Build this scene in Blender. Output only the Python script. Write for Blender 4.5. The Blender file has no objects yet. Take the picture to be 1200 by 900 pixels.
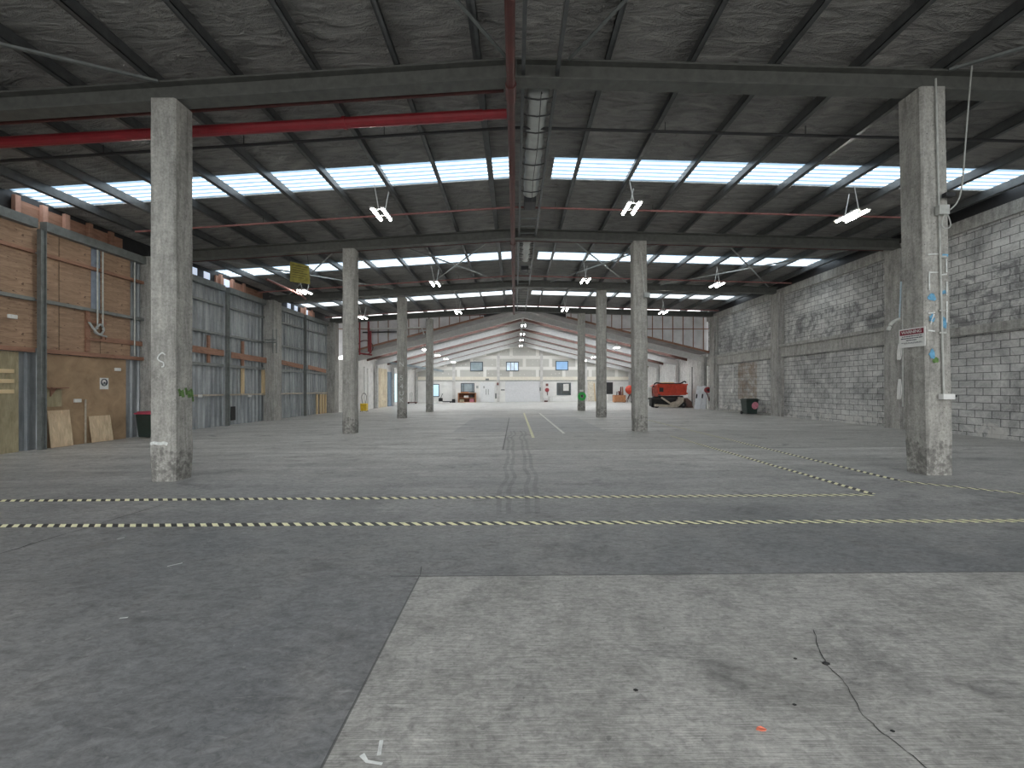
import bpy, bmesh, math, random
from mathutils import Vector, Matrix
random.seed(7)
scn = bpy.context.scene
COL = scn.collection
F, VX, VY, HC = 488.0, 603.5, 456.0, 1.5

def at(px, py, d):
    return Vector(((px - VX) * d / F, d, HC - (py - VY) * d / F))
def fz(x): return 0.008 * x

# ------------------------------------------------------------------ materials
MATS = {}
def new_mat(name):
    m = bpy.data.materials.new(name); m.use_nodes = True
    nt = m.node_tree; b = nt.nodes['Principled BSDF']
    return m, nt, b
def N(nt, t, **k):
    n = nt.nodes.new(t)
    for a, v in k.items(): setattr(n, a, v)
    return n
def L(nt, a, b): nt.links.new(a, b)
def ramp(nt, fac, stops):
    r = N(nt, 'ShaderNodeValToRGB')
    while len(r.color_ramp.elements) < len(stops): r.color_ramp.elements.new(0.5)
    for e, (p, c) in zip(r.color_ramp.elements, stops):
        e.position = p; e.color = (*c, 1) if len(c) == 3 else c
    L(nt, fac, r.inputs[0]); return r.outputs[0]
def noise(nt, vec, scale, detail=4, rough=0.6, dist=0.0):
    n = N(nt, 'ShaderNodeTexNoise'); n.inputs['Scale'].default_value = scale
    n.inputs['Detail'].default_value = detail; n.inputs['Roughness'].default_value = rough
    n.inputs['Distortion'].default_value = dist
    if vec is not None: L(nt, vec, n.inputs['Vector'])
    return n.outputs['Fac']
def coords(nt, scale=(1, 1, 1), rot=(0, 0, 0), loc=(0, 0, 0)):
    t = N(nt, 'ShaderNodeTexCoord'); mp = N(nt, 'ShaderNodeMapping')
    mp.inputs['Scale'].default_value = scale; mp.inputs['Rotation'].default_value = rot
    mp.inputs['Location'].default_value = loc
    L(nt, t.outputs['Object'], mp.inputs['Vector']); return mp.outputs[0]
def mix(nt, fac, a, b, mode='MIX'):
    m = N(nt, 'ShaderNodeMix', data_type='RGBA', blend_type=mode)
    for s, v in ((m.inputs[0], fac), (m.inputs[6], a), (m.inputs[7], b)):
        if hasattr(v, 'is_linked') or hasattr(v, 'links'): L(nt, v, s)
        elif isinstance(v, tuple): s.default_value = (*v, 1)
        else: s.default_value = v
    return m.outputs[2]
def math_(nt, op, a, b=0.0, c=None):
    m = N(nt, 'ShaderNodeMath', operation=op)
    for i, v in enumerate((a, b) if c is None else (a, b, c)):
        if isinstance(v, (int, float)): m.inputs[i].default_value = v
        else: L(nt, v, m.inputs[i])
    return m.outputs[0]
def bump(nt, b, h, strength=0.3, dist=0.02):
    n = N(nt, 'ShaderNodeBump'); n.inputs['Strength'].default_value = strength
    n.inputs['Distance'].default_value = dist
    L(nt, h, n.inputs['Height']); L(nt, n.outputs[0], b.inputs['Normal'])

def simple(name, col, rough=0.6, metal=0.0, var=0.15, scale=6.0, bmp=0.0, emis=None, es=0):
    if name in MATS: return MATS[name]
    m, nt, b = new_mat(name)
    c = coords(nt)
    f = noise(nt, c, scale, 5)
    lo = tuple(max(0, x * (1 - var * 1.6)) for x in col); hi = tuple(min(1, x * (1 + var)) for x in col)
    L(nt, ramp(nt, f, [(0.3, lo), (0.7, hi)]), b.inputs['Base Color'])
    b.inputs['Roughness'].default_value = rough; b.inputs['Metallic'].default_value = metal
    if bmp: bump(nt, b, f, bmp, 0.01)
    if emis:
        b.inputs['Emission Color'].default_value = (*emis, 1); b.inputs['Emission Strength'].default_value = es
    MATS[name] = m; return m

def concrete_mat(name, base, dark, light, seed=0.0, pits=True):
    m, nt, b = new_mat(name)
    c = coords(nt, loc=(seed, seed * 2, 0)); big = noise(nt, coords(nt, (1.2, 1.2, .5), loc=(seed, 0, seed)), 1.6, 6, .65, .4)
    fine = noise(nt, c, 26, 5, .7); mid = noise(nt, c, 7, 5, .65)
    col = ramp(nt, big, [(0.3, dark), (0.5, base), (0.72, light)])
    col = mix(nt, .55, col, ramp(nt, mid, [(.3, tuple(x * .7 for x in base)), (.7, tuple(min(1, x * 1.3) for x in base))]), 'MIX')
    col = mix(nt, .55, col, ramp(nt, fine, [(.32, (.27, .27, .27)), (.62, (.6, .6, .6))]), 'OVERLAY')
    strk = noise(nt, coords(nt, (3, 3, .35), loc=(seed, 1, 0)), 3.0, 6, .7, .5)
    col = mix(nt, .6, col, ramp(nt, strk, [(.32, (.22, .22, .215)), (.5, (.5, .5, .5)), (.7, (.72, .72, .71))]), 'OVERLAY')
    hcoord = coords(nt); sx = N(nt, 'ShaderNodeSeparateXYZ'); L(nt, hcoord, sx.inputs[0])
    if pits:   # scuffed dirty foot with its own ragged shape
        foot = math_(nt, 'LESS_THAN', math_(nt, 'ADD', sx.outputs[2], math_(nt, 'MULTIPLY', big, .9)), 0.95)
        patch = ramp(nt, noise(nt, c, 9, 5, .7), [(.42, (0, 0, 0)), (.58, (1, 1, 1))])
        col = mix(nt, math_(nt, 'MULTIPLY', math_(nt, 'MULTIPLY', foot, patch), .6), col, (.06, .058, .055))
        vo = noise(nt, c, 40, 2, .5)
        col = mix(nt, math_(nt, 'MULTIPLY', math_(nt, 'GREATER_THAN', vo, .68), .7), col, (.09, .09, .085))
    L(nt, col, b.inputs['Base Color']); b.inputs['Roughness'].default_value = .85
    bump(nt, b, math_(nt, 'ADD', mid, math_(nt, 'MULTIPLY', fine, .5)), .5, .015)
    MATS[name] = m; return m

M_col = concrete_mat('column_concrete', (.37, .362, .335), (.21, .206, .19), (.50, .49, .455))
M_pil = concrete_mat('pilaster_concrete', (.36, .355, .335), (.20, .2, .185), (.50, .49, .465), 3.0, False)
M_far = concrete_mat('far_concrete', (.52, .52, .51), (.36, .36, .35), (.62, .62, .61), 5.0, False)

def floor_mat():
    m, nt, b = new_mat('worn_floor')
    c = coords(nt); s = N(nt, 'ShaderNodeSeparateXYZ'); L(nt, c, s.inputs[0])
    X, Y = s.outputs[0], s.outputs[1]
    big = noise(nt, c, .35, 6, .6, .6); mid = noise(nt, c, 1.7, 8, .68, .8); fine = noise(nt, c, 30, 4, .7)
    streak = noise(nt, coords(nt, (.25, 1.6, 1), rot=(0, 0, .15)), 1.4, 7, .65, .5)
    asph = ramp(nt, mid, [(.28, (.11, .113, .117)), (.48, (.172, .177, .183)), (.6, (.20, .20, .20)), (.75, (.28, .272, .262))])
    asph = mix(nt, .4, asph, ramp(nt, big, [(.38, (.14, .145, .15)), (.62, (.26, .255, .245))]))
    worn_lit = ramp(nt, streak, [(.3, (.33, .322, .305)), (.5, (.48, .472, .452)), (.72, (.64, .63, .605))])
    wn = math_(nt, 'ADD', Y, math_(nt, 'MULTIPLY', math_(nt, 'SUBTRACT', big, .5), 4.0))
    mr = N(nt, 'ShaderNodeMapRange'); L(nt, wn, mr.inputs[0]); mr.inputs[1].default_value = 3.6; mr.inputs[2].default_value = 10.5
    col = mix(nt, mr.outputs[0], asph, worn_lit)  # far floor paler: wear plus stronger light and sheen put into the colour
    # newer concrete bays with their own edges, bluish patch, lightened rear floor
    def box(x0, x1, y0, y1):
        a = math_(nt, 'MULTIPLY', math_(nt, 'GREATER_THAN', X, x0), math_(nt, 'LESS_THAN', X, x1))
        d = math_(nt, 'MULTIPLY', math_(nt, 'GREATER_THAN', Y, y0), math_(nt, 'LESS_THAN', Y, y1))
        return math_(nt, 'MULTIPLY', a, d)
    brush = noise(nt, coords(nt, (2.0, 85, 1)), 2.2, 5, .7)
    slab = ramp(nt, mid, [(.28, (.22, .216, .203)), (.5, (.33, .325, .308)), (.75, (.43, .422, .40))])
    slab = mix(nt, .75, slab, ramp(nt, brush, [(.4, (.34, .34, .34)), (.6, (.64, .64, .64))]), 'OVERLAY')
    slab = mix(nt, .5, slab, ramp(nt, fine, [(.3, (.35, .35, .35)), (.7, (.62, .62, .62))]), 'OVERLAY')
    col = mix(nt, math_(nt, 'MULTIPLY', math_(nt, 'MULTIPLY', box(-.05, .55, 3.35, 4.55), mid), .45), col, (.28, .275, .265))
    col = mix(nt, math_(nt, 'MULTIPLY', box(-.3, 14, 10.3, 14.6), .55), col, slab)
    col = mix(nt, math_(nt, 'MULTIPLY', box(-2.2, 3.2, 14.6, 22), .45), col, (.27, .28, .295))
    col = mix(nt, box(-.77, 30, -10, 3.35), col, slab)
    col = mix(nt, math_(nt, 'MULTIPLY', box(-20, 20, 29.2, 60), .45), col, (.56, .555, .54))  # the rear hall's brighter light put into the floor colour
    # oily blotches
    blot = noise(nt, coords(nt, (1, 1.3, 1), loc=(4, 9, 0)), 1.05, 9, .72, .5)
    bm = ramp(nt, blot, [(.55, (0, 0, 0)), (.68, (1, 1, 1))])
    col = mix(nt, math_(nt, 'MULTIPLY', bm, .55), col, (.075, .075, .078))
    sp = noise(nt, c, 16, 2, .4)
    col = mix(nt, math_(nt, 'MULTIPLY', math_(nt, 'GREATER_THAN', sp, .76), .25), col, (.45, .44, .42))
    sp2 = noise(nt, coords(nt, loc=(31, 7, 2)), 11, 2, .4)
    col = mix(nt, math_(nt, 'MULTIPLY', math_(nt, 'GREATER_THAN', sp2, .75), .4), col, (.07, .07, .07))
    gr = noise(nt, coords(nt, (1, 2.2, 1), loc=(2, 5, 0)), 5.5, 8, .78, 1.2)
    slabm = box(-.77, 30, -10, 3.35)
    col = mix(nt, math_(nt, 'SUBTRACT', .55, math_(nt, 'MULTIPLY', slabm, .2)), col, ramp(nt, gr, [(.34, (.22, .22, .22)), (.5, (.5, .5, .5)), (.68, (.72, .72, .71))]), 'OVERLAY')
    g2 = noise(nt, coords(nt, (1, 1.6, 1), loc=(8, 3, 0)), 19, 6, .75, .8)
    col = mix(nt, .6, col, ramp(nt, g2, [(.34, (.25, .25, .25)), (.5, (.5, .5, .5)), (.68, (.7, .7, .69))]), 'OVERLAY')
    sc = noise(nt, coords(nt, (.5, 5, 1), rot=(0, 0, .9)), 3.2, 6, .7, 1.5)
    col = mix(nt, math_(nt, 'MULTIPLY', ramp(nt, sc, [(.64, (0, 0, 0)), (.7, (1, 1, 1))]), .35), col, (.40, .395, .38))
    # tyre arcs
    def line(v, p, w):
        return math_(nt, 'LESS_THAN', math_(nt, 'ABSOLUTE', math_(nt, 'SUBTRACT', v, p)), w)
    wob = math_(nt, 'ADD', X, math_(nt, 'MULTIPLY', math_(nt, 'SUBTRACT', noise(nt, coords(nt, (.2, .2, .2)), 1.5, 2), .5), .5))
    near = math_(nt, 'MULTIPLY', math_(nt, 'GREATER_THAN', Y, 5.0), math_(nt, 'LESS_THAN', Y, 15.0))
    for p in (-.18, -.05, .2, .33):
        col = mix(nt, math_(nt, 'MULTIPLY', math_(nt, 'MULTIPLY', line(wob, p, .035), near), math_(nt, 'MULTIPLY', mid, .55)), col, (.09, .09, .09))
    # joints
    j = line(Y, 10.3, .02)
    j = math_(nt, 'MULTIPLY', j, math_(nt, 'GREATER_THAN', X, -1.0))
    j2 = math_(nt, 'MULTIPLY', line(X, -.3, .02), math_(nt, 'MULTIPLY', math_(nt, 'GREATER_THAN', Y, 10.3), math_(nt, 'LESS_THAN', Y, 22)))
    j3 = math_(nt, 'MULTIPLY', line(X, -.77, .006), math_(nt, 'LESS_THAN', Y, 3.37))
    j4 = math_(nt, 'MULTIPLY', line(Y, 3.35, .007), math_(nt, 'GREATER_THAN', X, -1.0))
    j5 = line(Y, 24.6, .05)
    jj = math_(nt, 'MINIMUM', math_(nt, 'ADD', math_(nt, 'ADD', j, j2), math_(nt, 'ADD', j3, math_(nt, 'ADD', j4, j5))), 1.0)
    col = mix(nt, math_(nt, 'MULTIPLY', jj, .75), col, (.05, .05, .05))
    L(nt, col, b.inputs['Base Color'])
    L(nt, ramp(nt, mid, [(.3, (.38, .38, .38)), (.7, (.62, .62, .62))]), b.inputs['Roughness'])
    b.inputs['Specular IOR Level'].default_value = .42
    h = math_(nt, 'ADD', math_(nt, 'MULTIPLY', fine, .35), math_(nt, 'ADD', mid, math_(nt, 'MULTIPLY', math_(nt, 'MULTIPLY', brush, box(-.77, 30, -10, 3.35)), .5)))
    bump(nt, b, h, .35, .008)
    return m
M_floor = floor_mat()

def block_mat():
    m, nt, b = new_mat('block_masonry')
    t = N(nt, 'ShaderNodeTexCoord'); s = N(nt, 'ShaderNodeSeparateXYZ'); L(nt, t.outputs['Object'], s.inputs[0])
    cb = N(nt, 'ShaderNodeCombineXYZ'); L(nt, s.outputs[1], cb.inputs[0]); L(nt, s.outputs[2], cb.inputs[1])
    br = N(nt, 'ShaderNodeTexBrick'); L(nt, cb.outputs[0], br.inputs['Vector'])
    br.inputs['Scale'].default_value = 1; br.inputs['Brick Width'].default_value = .44; br.inputs['Row Height'].default_value = .22
    br.inputs['Mortar Size'].default_value = .009; br.inputs['Mortar Smooth'].default_value = .15; br.inputs['Bias'].default_value = 0
    br.inputs['Color1'].default_value = (.49, .492, .485, 1); br.inputs['Color2'].default_value = (.41, .412, .405, 1)
    br.inputs['Mortar'].default_value = (.1, .1, .1, 1)
    c = coords(nt); big = noise(nt, c, .7, 9, .78, .8); mid = noise(nt, c, 2.6, 7, .72, .6); fine = noise(nt, c, 22, 4)
    col = mix(nt, .55, br.outputs['Color'], ramp(nt, big, [(.36, (.05, .05, .05)), (.5, (.48, .48, .48)), (.62, (.86, .86, .84))]), 'OVERLAY')
    col = mix(nt, .5, col, ramp(nt, fine, [(.3, (.35, .35, .35)), (.7, (.62, .62, .62))]), 'OVERLAY')
    Z = s.outputs[2]
    low = math_(nt, 'LESS_THAN', math_(nt, 'ADD', Z, math_(nt, 'MULTIPLY', big, 1.6)), 1.35)
    fl = ramp(nt, mid, [(.5, (0, 0, 0)), (.56, (1, 1, 1))])
    col = mix(nt, math_(nt, 'MULTIPLY', math_(nt, 'MULTIPLY', low, fl), .7), col, (.62, .61, .58))
    up = math_(nt, 'MULTIPLY', math_(nt, 'GREATER_THAN', Z, 3.4), math_(nt, 'LESS_THAN', Z, 5.0))
    fl2 = ramp(nt, noise(nt, coords(nt, loc=(9, 4, 2)), 1.5, 8, .78, .9), [(.48, (0, 0, 0)), (.58, (1, 1, 1))])
    col = mix(nt, math_(nt, 'MULTIPLY', math_(nt, 'MULTIPLY', up, fl2), .65), col, (.10, .10, .105))
    fl3 = ramp(nt, noise(nt, coords(nt, loc=(3, 14, 2)), 2.2, 9, .8, 1.5), [(.64, (0, 0, 0)), (.67, (1, 1, 1))])
    col = mix(nt, math_(nt, 'MULTIPLY', fl3, .6), col, (.6, .6, .59))
    # rust stain below the mid band of the far bay
    d1 = math_(nt, 'LESS_THAN', math_(nt, 'ABSOLUTE', math_(nt, 'SUBTRACT', s.outputs[1], 24.4)), 1.0)
    rz = math_(nt, 'MULTIPLY', math_(nt, 'GREATER_THAN', Z, .9), math_(nt, 'LESS_THAN', Z, 3.05))
    rr = math_(nt, 'MULTIPLY', math_(nt, 'MULTIPLY', d1, rz), ramp(nt, mid, [(.35, (0, 0, 0)), (.6, (1, 1, 1))]))
    col = mix(nt, math_(nt, 'MULTIPLY', rr, .65), col, (.2, .12, .06))
    L(nt, col, b.inputs['Base Color']); b.inputs['Roughness'].default_value = .9
    bump(nt, b, math_(nt, 'SUBTRACT', math_(nt, 'MULTIPLY', fine, .25), br.outputs['Fac']), .8, .015)
    return m
M_block = block_mat()

def foil_mat():
    m, nt, b = new_mat('insulation_foil')
    c = coords(nt, (.9, 3.2, 1)); w1 = noise(nt, c, 1.6, 5, .6, 1.2)
    c2 = coords(nt, (14, 14, 14), rot=(0, 0, .785)); ck = N(nt, 'ShaderNodeTexBrick'); L(nt, c2, ck.inputs['Vector'])
    ck.inputs['Scale'].default_value = 1; ck.inputs['Mortar Size'].default_value = .06; ck.inputs['Brick Width'].default_value = 1; ck.inputs['Row Height'].default_value = 1; ck.offset = 0
    w2 = noise(nt, coords(nt, (1, 1, 1)), 9, 4, .65, 1.6)
    L(nt, ramp(nt, w1, [(.3, (.19, .188, .18)), (.7, (.43, .42, .40))]), b.inputs['Base Color'])
    b.inputs['Metallic'].default_value = .25; b.inputs['Roughness'].default_value = .5
    h = math_(nt, 'ADD', math_(nt, 'MULTIPLY', w1, 2.4), math_(nt, 'ADD', math_(nt, 'MULTIPLY', w2, .6), math_(nt, 'MULTIPLY', ck.outputs['Fac'], -.12)))
    bump(nt, b, h, 1.0, .1)
    return m
M_foil = foil_mat()

def skylight_mat(name, tint, tr):
    m, nt, b = new_mat(name); nt.nodes.remove(b); out = nt.nodes['Material Output']
    c = coords(nt); s = N(nt, 'ShaderNodeSeparateXYZ'); L(nt, c, s.inputs[0])
    fr = math_(nt, 'FRACT', math_(nt, 'DIVIDE', s.outputs[1], .19))
    rib = math_(nt, 'GREATER_THAN', fr, .62)
    dirt = noise(nt, coords(nt, (2, .5, 1)), 2.5, 5, .6)
    colr = mix(nt, rib, tint, (tint[0]*.2, tint[1]*.27, tint[2]*.34))
    colr = mix(nt, .35, colr, ramp(nt, dirt, [(.3, (.62, .66, .7)), (.6, (1, 1, 1))]), 'MULTIPLY')
    tb = N(nt, 'ShaderNodeBsdfTransparent'); L(nt, colr, tb.inputs[0])
    tl = N(nt, 'ShaderNodeBsdfTranslucent'); L(nt, colr, tl.inputs[0])
    mx = N(nt, 'ShaderNodeMixShader'); mx.inputs[0].default_value = 1 - tr
    L(nt, tb.outputs[0], mx.inputs[1]); L(nt, tl.outputs[0], mx.inputs[2]); L(nt, mx.outputs[0], out.inputs[0])
    return m
M_sky = skylight_mat('translucent_roof_sheet', (.74, .80, .83), .6)
M_sky2 = skylight_mat('translucent_gable_sheet', (1.0, 1.0, 1.0), .75)

def galv_mat(name, a, bcol, rust=.0):
    m, nt, b = new_mat(name)
    f = noise(nt, coords(nt, (1, 3.5, .35)), 1.2, 6, .65, .3); g = noise(nt, coords(nt), 7, 4)
    col = ramp(nt, f, [(.3, a), (.7, bcol)])
    col = mix(nt, .4, col, ramp(nt, g, [(.3, (.4, .4, .4)), (.7, (.6, .6, .6))]), 'OVERLAY')
    if rust: col = mix(nt, math_(nt, 'MULTIPLY', ramp(nt, f, [(.55, (0, 0, 0)), (.75, (1, 1, 1))]), rust), col, (.16, .09, .05))
    L(nt, col, b.inputs['Base Color']); b.inputs['Metallic'].default_value = .3; b.inputs['Roughness'].default_value = .5
    return m
M_galv = galv_mat('galvanised_cladding', (.17, .19, .205), (.44, .465, .48))
def timber(name, a, bc, sc=(1, 1, 9), knots=False):
    m, nt, b = new_mat(name)
    f = noise(nt, coords(nt, sc), 2.0, 6, .65, 1.0)
    col = ramp(nt, f, [(.3, a), (.7, bc)])
    g = noise(nt, coords(nt), 1.3, 5, .6)
    col = mix(nt, .5, col, ramp(nt, g, [(.3, (.3, .3, .3)), (.7, (.62, .62, .62))]), 'OVERLAY')
    if knots:
        k = noise(nt, coords(nt, (1, 3, 6)), 2.2, 2, .4)
        col = mix(nt, math_(nt, 'MULTIPLY', math_(nt, 'GREATER_THAN', k, .69), .75), col, (.07, .035, .02))
    L(nt, col, b.inputs['Base Color']); b.inputs['Roughness'].default_value = .75
    bump(nt, b, f, .2, .005)
    return m
M_ply_dark = timber('weathered_plywood', (.22, .135, .085), (.47, .32, .215), (1, 1, 6), True)
M_board = timber('brown_fibreboard', (.30, .20, .12), (.44, .31, .19), (1, 1, 1))
M_ply_green = timber('greenish_plywood', (.26, .225, .13), (.44, .38, .25), (1, 5, 1))
M_ply_pale = timber('pale_plywood', (.50, .38, .24), (.78, .63, .44), (1, 6, 1.2))
M_pine = timber('pale_pine', (.55, .42, .24), (.72, .58, .36), (1, 1, 1))
M_rusty = timber('reddish_timber', (.22, .11, .07), (.40, .22, .15), (1, 1, 4))
M_raft = timber('dusty_red_rafter', (.13, .075, .065), (.27, .155, .13), (1, 1, 4))
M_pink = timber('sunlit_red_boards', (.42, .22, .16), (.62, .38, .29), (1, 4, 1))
M_steel = simple('grey_green_steel', (.21, .225, .22), .5, .3)
M_steel_l = simple('light_grey_steel', (.40, .42, .41), .5, .2)
M_beam = simple('roof_beam_paint', (.125, .128, .118), .55, .2)
M_purlin = simple('purlin_zinc', (.12, .125, .127), .35, .35)
M_dark = simple('black_steel', (.03, .03, .032), .5)
M_red = simple('red_pipe_paint', (.27, .022, .03), .4, 0, .12)
M_redd = simple('dark_red_pipe_paint', (.10, .025, .022), .5, 0, .2)
M_redp = simple('faded_red_pipe_paint', (.24, .10, .09), .5, 0, .2)
M_white = simple('white_plastic', (.75, .75, .73), .5, 0, .06)
M_wpaint = simple('white_wall_paint', (.86, .86, .84), .8, 0, .06, 1.5)
M_tube = simple('lit_tube', (.9, .9, .9), .4, 0, 0, 1, 0, (1, .96, .88), 75)
M_glassb = simple('blue_window_glass', (.22, .38, .58), .15, 0, .12, .8, 0, (.3, .5, .8), .35)
M_glassg = simple('grey_window_glass', (.36, .44, .48), .12, 0, .25, .9)
M_glassd = simple('dark_window_glass', (.06, .07, .07), .1, 0, .3, 1)
M_frame = simple('dark_window_frame', (.07, .09, .11), .5)
M_binr = simple('bin_red_lid', (.42, .06, .10), .5)
M_bing = simple('bin_green_black', (.02, .035, .03), .45)
M_ora = simple('orange_red_paint', (.60, .065, .03), .4, 0, .15)
M_beige = simple('beige_steel', (.50, .44, .36), .6, 0, .2)
M_black = simple('black_rubber', (.018, .018, .018), .7)
M_green = simple('green_hose', (.05, .50, .10), .5)
M_yel = simple('yellow_plastic', (.72, .48, .03), .5)
M_signy = simple('dull_yellow_sign', (.36, .32, .07), .6, 0, .25, 5)
M_blue = simple('blue_grey_door', (.20, .27, .35), .5)
M_crate = simple('orange_crate', (.50, .24, .12), .7)
M_maroon = simple('sign_maroon', (.22, .02, .04), .5)
M_ink = simple('sign_ink', (.05, .06, .08), .6)
M_cable = simple('pale_cable', (.50, .51, .48), .5)
M_duct = simple('pale_duct_wrap', (.58, .60, .58), .55, 0, .12, 3, .3)
M_bluemark = simple('blue_paint_mark', (.14, .36, .55), .7, 0, .3, 14)
M_whitemark = simple('white_paint_mark', (.70, .72, .70), .8, 0, .2, 14)
M_greenmark = simple('green_paint_mark', (.13, .24, .07), .8, 0, .4, 14)
M_pinkst = simple('pink_sticker', (.60, .22, .28), .6)
M_panelw = simple('white_translucent_panel', (.84, .84, .86), .6, 0, .1, 1.5)
M_deck = simple('gable_roof_deck', (.30, .285, .28), .7, 0, .2, 2)
M_leaf = simple('orange_leaf', (.75, .20, .12), .7)
M_whiteb = simple('white_block_paint', (.66, .65, .63), .85, 0, .12, 2.5)
M_stain = timber('stained_plaster', (.50, .42, .28), (.74, .66, .5), (1, 1, .5), True)

def tape_mat():
    m, nt, b = new_mat('hazard_tape')
    s = N(nt, 'ShaderNodeSeparateXYZ'); L(nt, coords(nt), s.inputs[0])
    v = math_(nt, 'FRACT', math_(nt, 'DIVIDE', math_(nt, 'ADD', s.outputs[0], math_(nt, 'MULTIPLY', s.outputs[1], .9)), .133))
    f = math_(nt, 'GREATER_THAN', v, .5)
    wear = ramp(nt, noise(nt, coords(nt), 18, 3), [(.55, (0, 0, 0)), (.7, (1, 1, 1))])
    col = mix(nt, f, (.035, .035, .035), (.95, .92, .60))
    col = mix(nt, math_(nt, 'MULTIPLY', wear, .4), col, (.22, .22, .21))
    L(nt, col, b.inputs['Base Color']); b.inputs['Roughness'].default_value = .5
    return m
M_tape = tape_mat()
def back_mat():
    m, nt, b = new_mat('patched_plasterboard')
    t = N(nt, 'ShaderNodeTexCoord'); s = N(nt, 'ShaderNodeSeparateXYZ'); L(nt, t.outputs['Object'], s.inputs[0])
    cb = N(nt, 'ShaderNodeCombineXYZ'); L(nt, math_(nt, 'ADD', s.outputs[0], 20.6), cb.inputs[0]); L(nt, math_(nt, 'ADD', s.outputs[2], -.05), cb.inputs[1])
    br = N(nt, 'ShaderNodeTexBrick'); L(nt, cb.outputs[0], br.inputs['Vector'])
    br.inputs['Scale'].default_value = 1; br.inputs['Brick Width'].default_value = 3.1; br.inputs['Row Height'].default_value = 1.3
    br.inputs['Mortar Size'].default_value = .2; br.inputs['Mortar Smooth'].default_value = .1
    br.inputs['Color1'].default_value = (.52, .515, .48, 1); br.inputs['Color2'].default_value = (.60, .60, .56, 1); br.inputs['Mortar'].default_value = (.84, .83, .79, 1)
    dots = N(nt, 'ShaderNodeTexVoronoi'); dots.inputs['Scale'].default_value = 1.9; dots.inputs['Randomness'].default_value = .3; L(nt, cb.outputs[0], dots.inputs['Vector'])
    col = mix(nt, math_(nt, 'LESS_THAN', dots.outputs['Distance'], .13), br.outputs['Color'], (.75, .74, .7))
    L(nt, col, b.inputs['Base Color']); b.inputs['Roughness'].default_value = .85
    return m
M_back = back_mat()

# ------------------------------------------------------------------ mesh helpers
class MB:
    def __init__(s): s.bm = bmesh.new()
    def quadmesh(s, vs, fs):
        v = [s.bm.verts.new(p) for p in vs]
        for f in fs:
            try: s.bm.faces.new([v[i] for i in f])
            except ValueError: pass
        return s
    def box(s, x0, x1, y0, y1, z0, z1):
        v = [(x0, y0, z0), (x1, y0, z0), (x1, y1, z0), (x0, y1, z0), (x0, y0, z1), (x1, y0, z1), (x1, y1, z1), (x0, y1, z1)]
        return s.quadmesh(v, [(0, 3, 2, 1), (4, 5, 6, 7), (0, 1, 5, 4), (1, 2, 6, 5), (2, 3, 7, 6), (3, 0, 4, 7)])
    def bar(s, a, b, w, h, up=(0, 0, 1)):
        a, b = Vector(a), Vector(b); d = (b - a).normalized(); u = Vector(up)
        if abs(d.dot(u)) > .98: u = Vector((1, 0, 0))
        r = d.cross(u).normalized(); u = r.cross(d)
        vs = [p + r * (sx * w / 2) + u * (sz * h / 2) for p in (a, b) for sx, sz in ((-1, -1), (1, -1), (1, 1), (-1, 1))]
        return s.quadmesh(vs, [(0, 1, 2, 3), (7, 6, 5, 4), (0, 4, 5, 1), (1, 5, 6, 2), (2, 6, 7, 3), (3, 7, 4, 0)])
    def tube(s, pts, r, n=10, closed=False):
        pts = [Vector(p) for p in pts]; rings = []
        m = len(pts)
        for i, p in enumerate(pts):
            if closed: d = pts[(i + 1) % m] - pts[i - 1]
            else: d = pts[min(i + 1, m - 1)] - pts[max(i - 1, 0)]
            d.normalize(); u = Vector((0, 0, 1)) if abs(d.z) < .9 else Vector((1, 0, 0))
            a = d.cross(u).normalized(); b = a.cross(d)
            rr = r[i] if isinstance(r, (list, tuple)) else r
            rings.append([s.bm.verts.new(p + a * (rr * math.cos(2 * math.pi * k / n)) + b * (rr * math.sin(2 * math.pi * k / n))) for k in range(n)])
        rng = range(m if closed else m - 1)
        for i in rng:
            A, B = rings[i], rings[(i + 1) % m]
            for k in range(n): s.bm.faces.new((A[k], A[(k + 1) % n], B[(k + 1) % n], B[k]))
        if not closed:
            s.bm.faces.new(rings[0][::-1]); s.bm.faces.new(rings[-1])
        return s
    def prism(s, poly, axis, a, b):   # poly of 2d points, extruded along axis from a to b
        def P(q, t):
            return {'x': (t, q[0], q[1]), 'y': (q[0], t, q[1]), 'z': (q[0], q[1], t)}[axis]
        n = len(poly); vs = [P(q, a) for q in poly] + [P(q, b) for q in poly]
        return s.quadmesh(vs, [tuple(range(n)), tuple(range(2 * n - 1, n - 1, -1))] + [(i, (i + 1) % n, n + (i + 1) % n, n + i) for i in range(n)])
    def build(s, name, mat, parent=None, loc=None, bevel=0, smooth=False, rot=None):
        bmesh.ops.recalc_face_normals(s.bm, faces=s.bm.faces)
        if loc is not None and parent is None:
            bmesh.ops.translate(s.bm, verts=s.bm.verts, vec=-Vector(loc))
        me = bpy.data.meshes.new(name); s.bm.to_mesh(me); s.bm.free()
        for m in (mat if isinstance(mat, list) else [mat]): me.materials.append(m)
        if smooth:
            for p in me.polygons: p.use_smooth = True
        o = bpy.data.objects.new(name, me); COL.objects.link(o)
        if loc is not None and parent is None: o.location = loc
        if rot is not None: o.rotation_euler = rot
        if parent is not None: o.parent = parent
        if bevel:
            b = o.modifiers.new('bevel', 'BEVEL'); b.width = bevel; b.segments = 2; b.limit_method = 'ANGLE'
        return o
def smooth_pts(pts, n=6):
    pts = [Vector(p) for p in pts]; out = []
    for i in range(len(pts) - 1):
        p0, p1, p2, p3 = pts[max(i - 1, 0)], pts[i], pts[i + 1], pts[min(i + 2, len(pts) - 1)]
        for k in range(n):
            t = k / n
            out.append(.5 * ((2 * p1) + (-p0 + p2) * t + (2 * p0 - 5 * p1 + 4 * p2 - p3) * t * t + (-p0 + 3 * p1 - 3 * p2 + p3) * t ** 3))
    out.append(pts[-1]); return out
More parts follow.
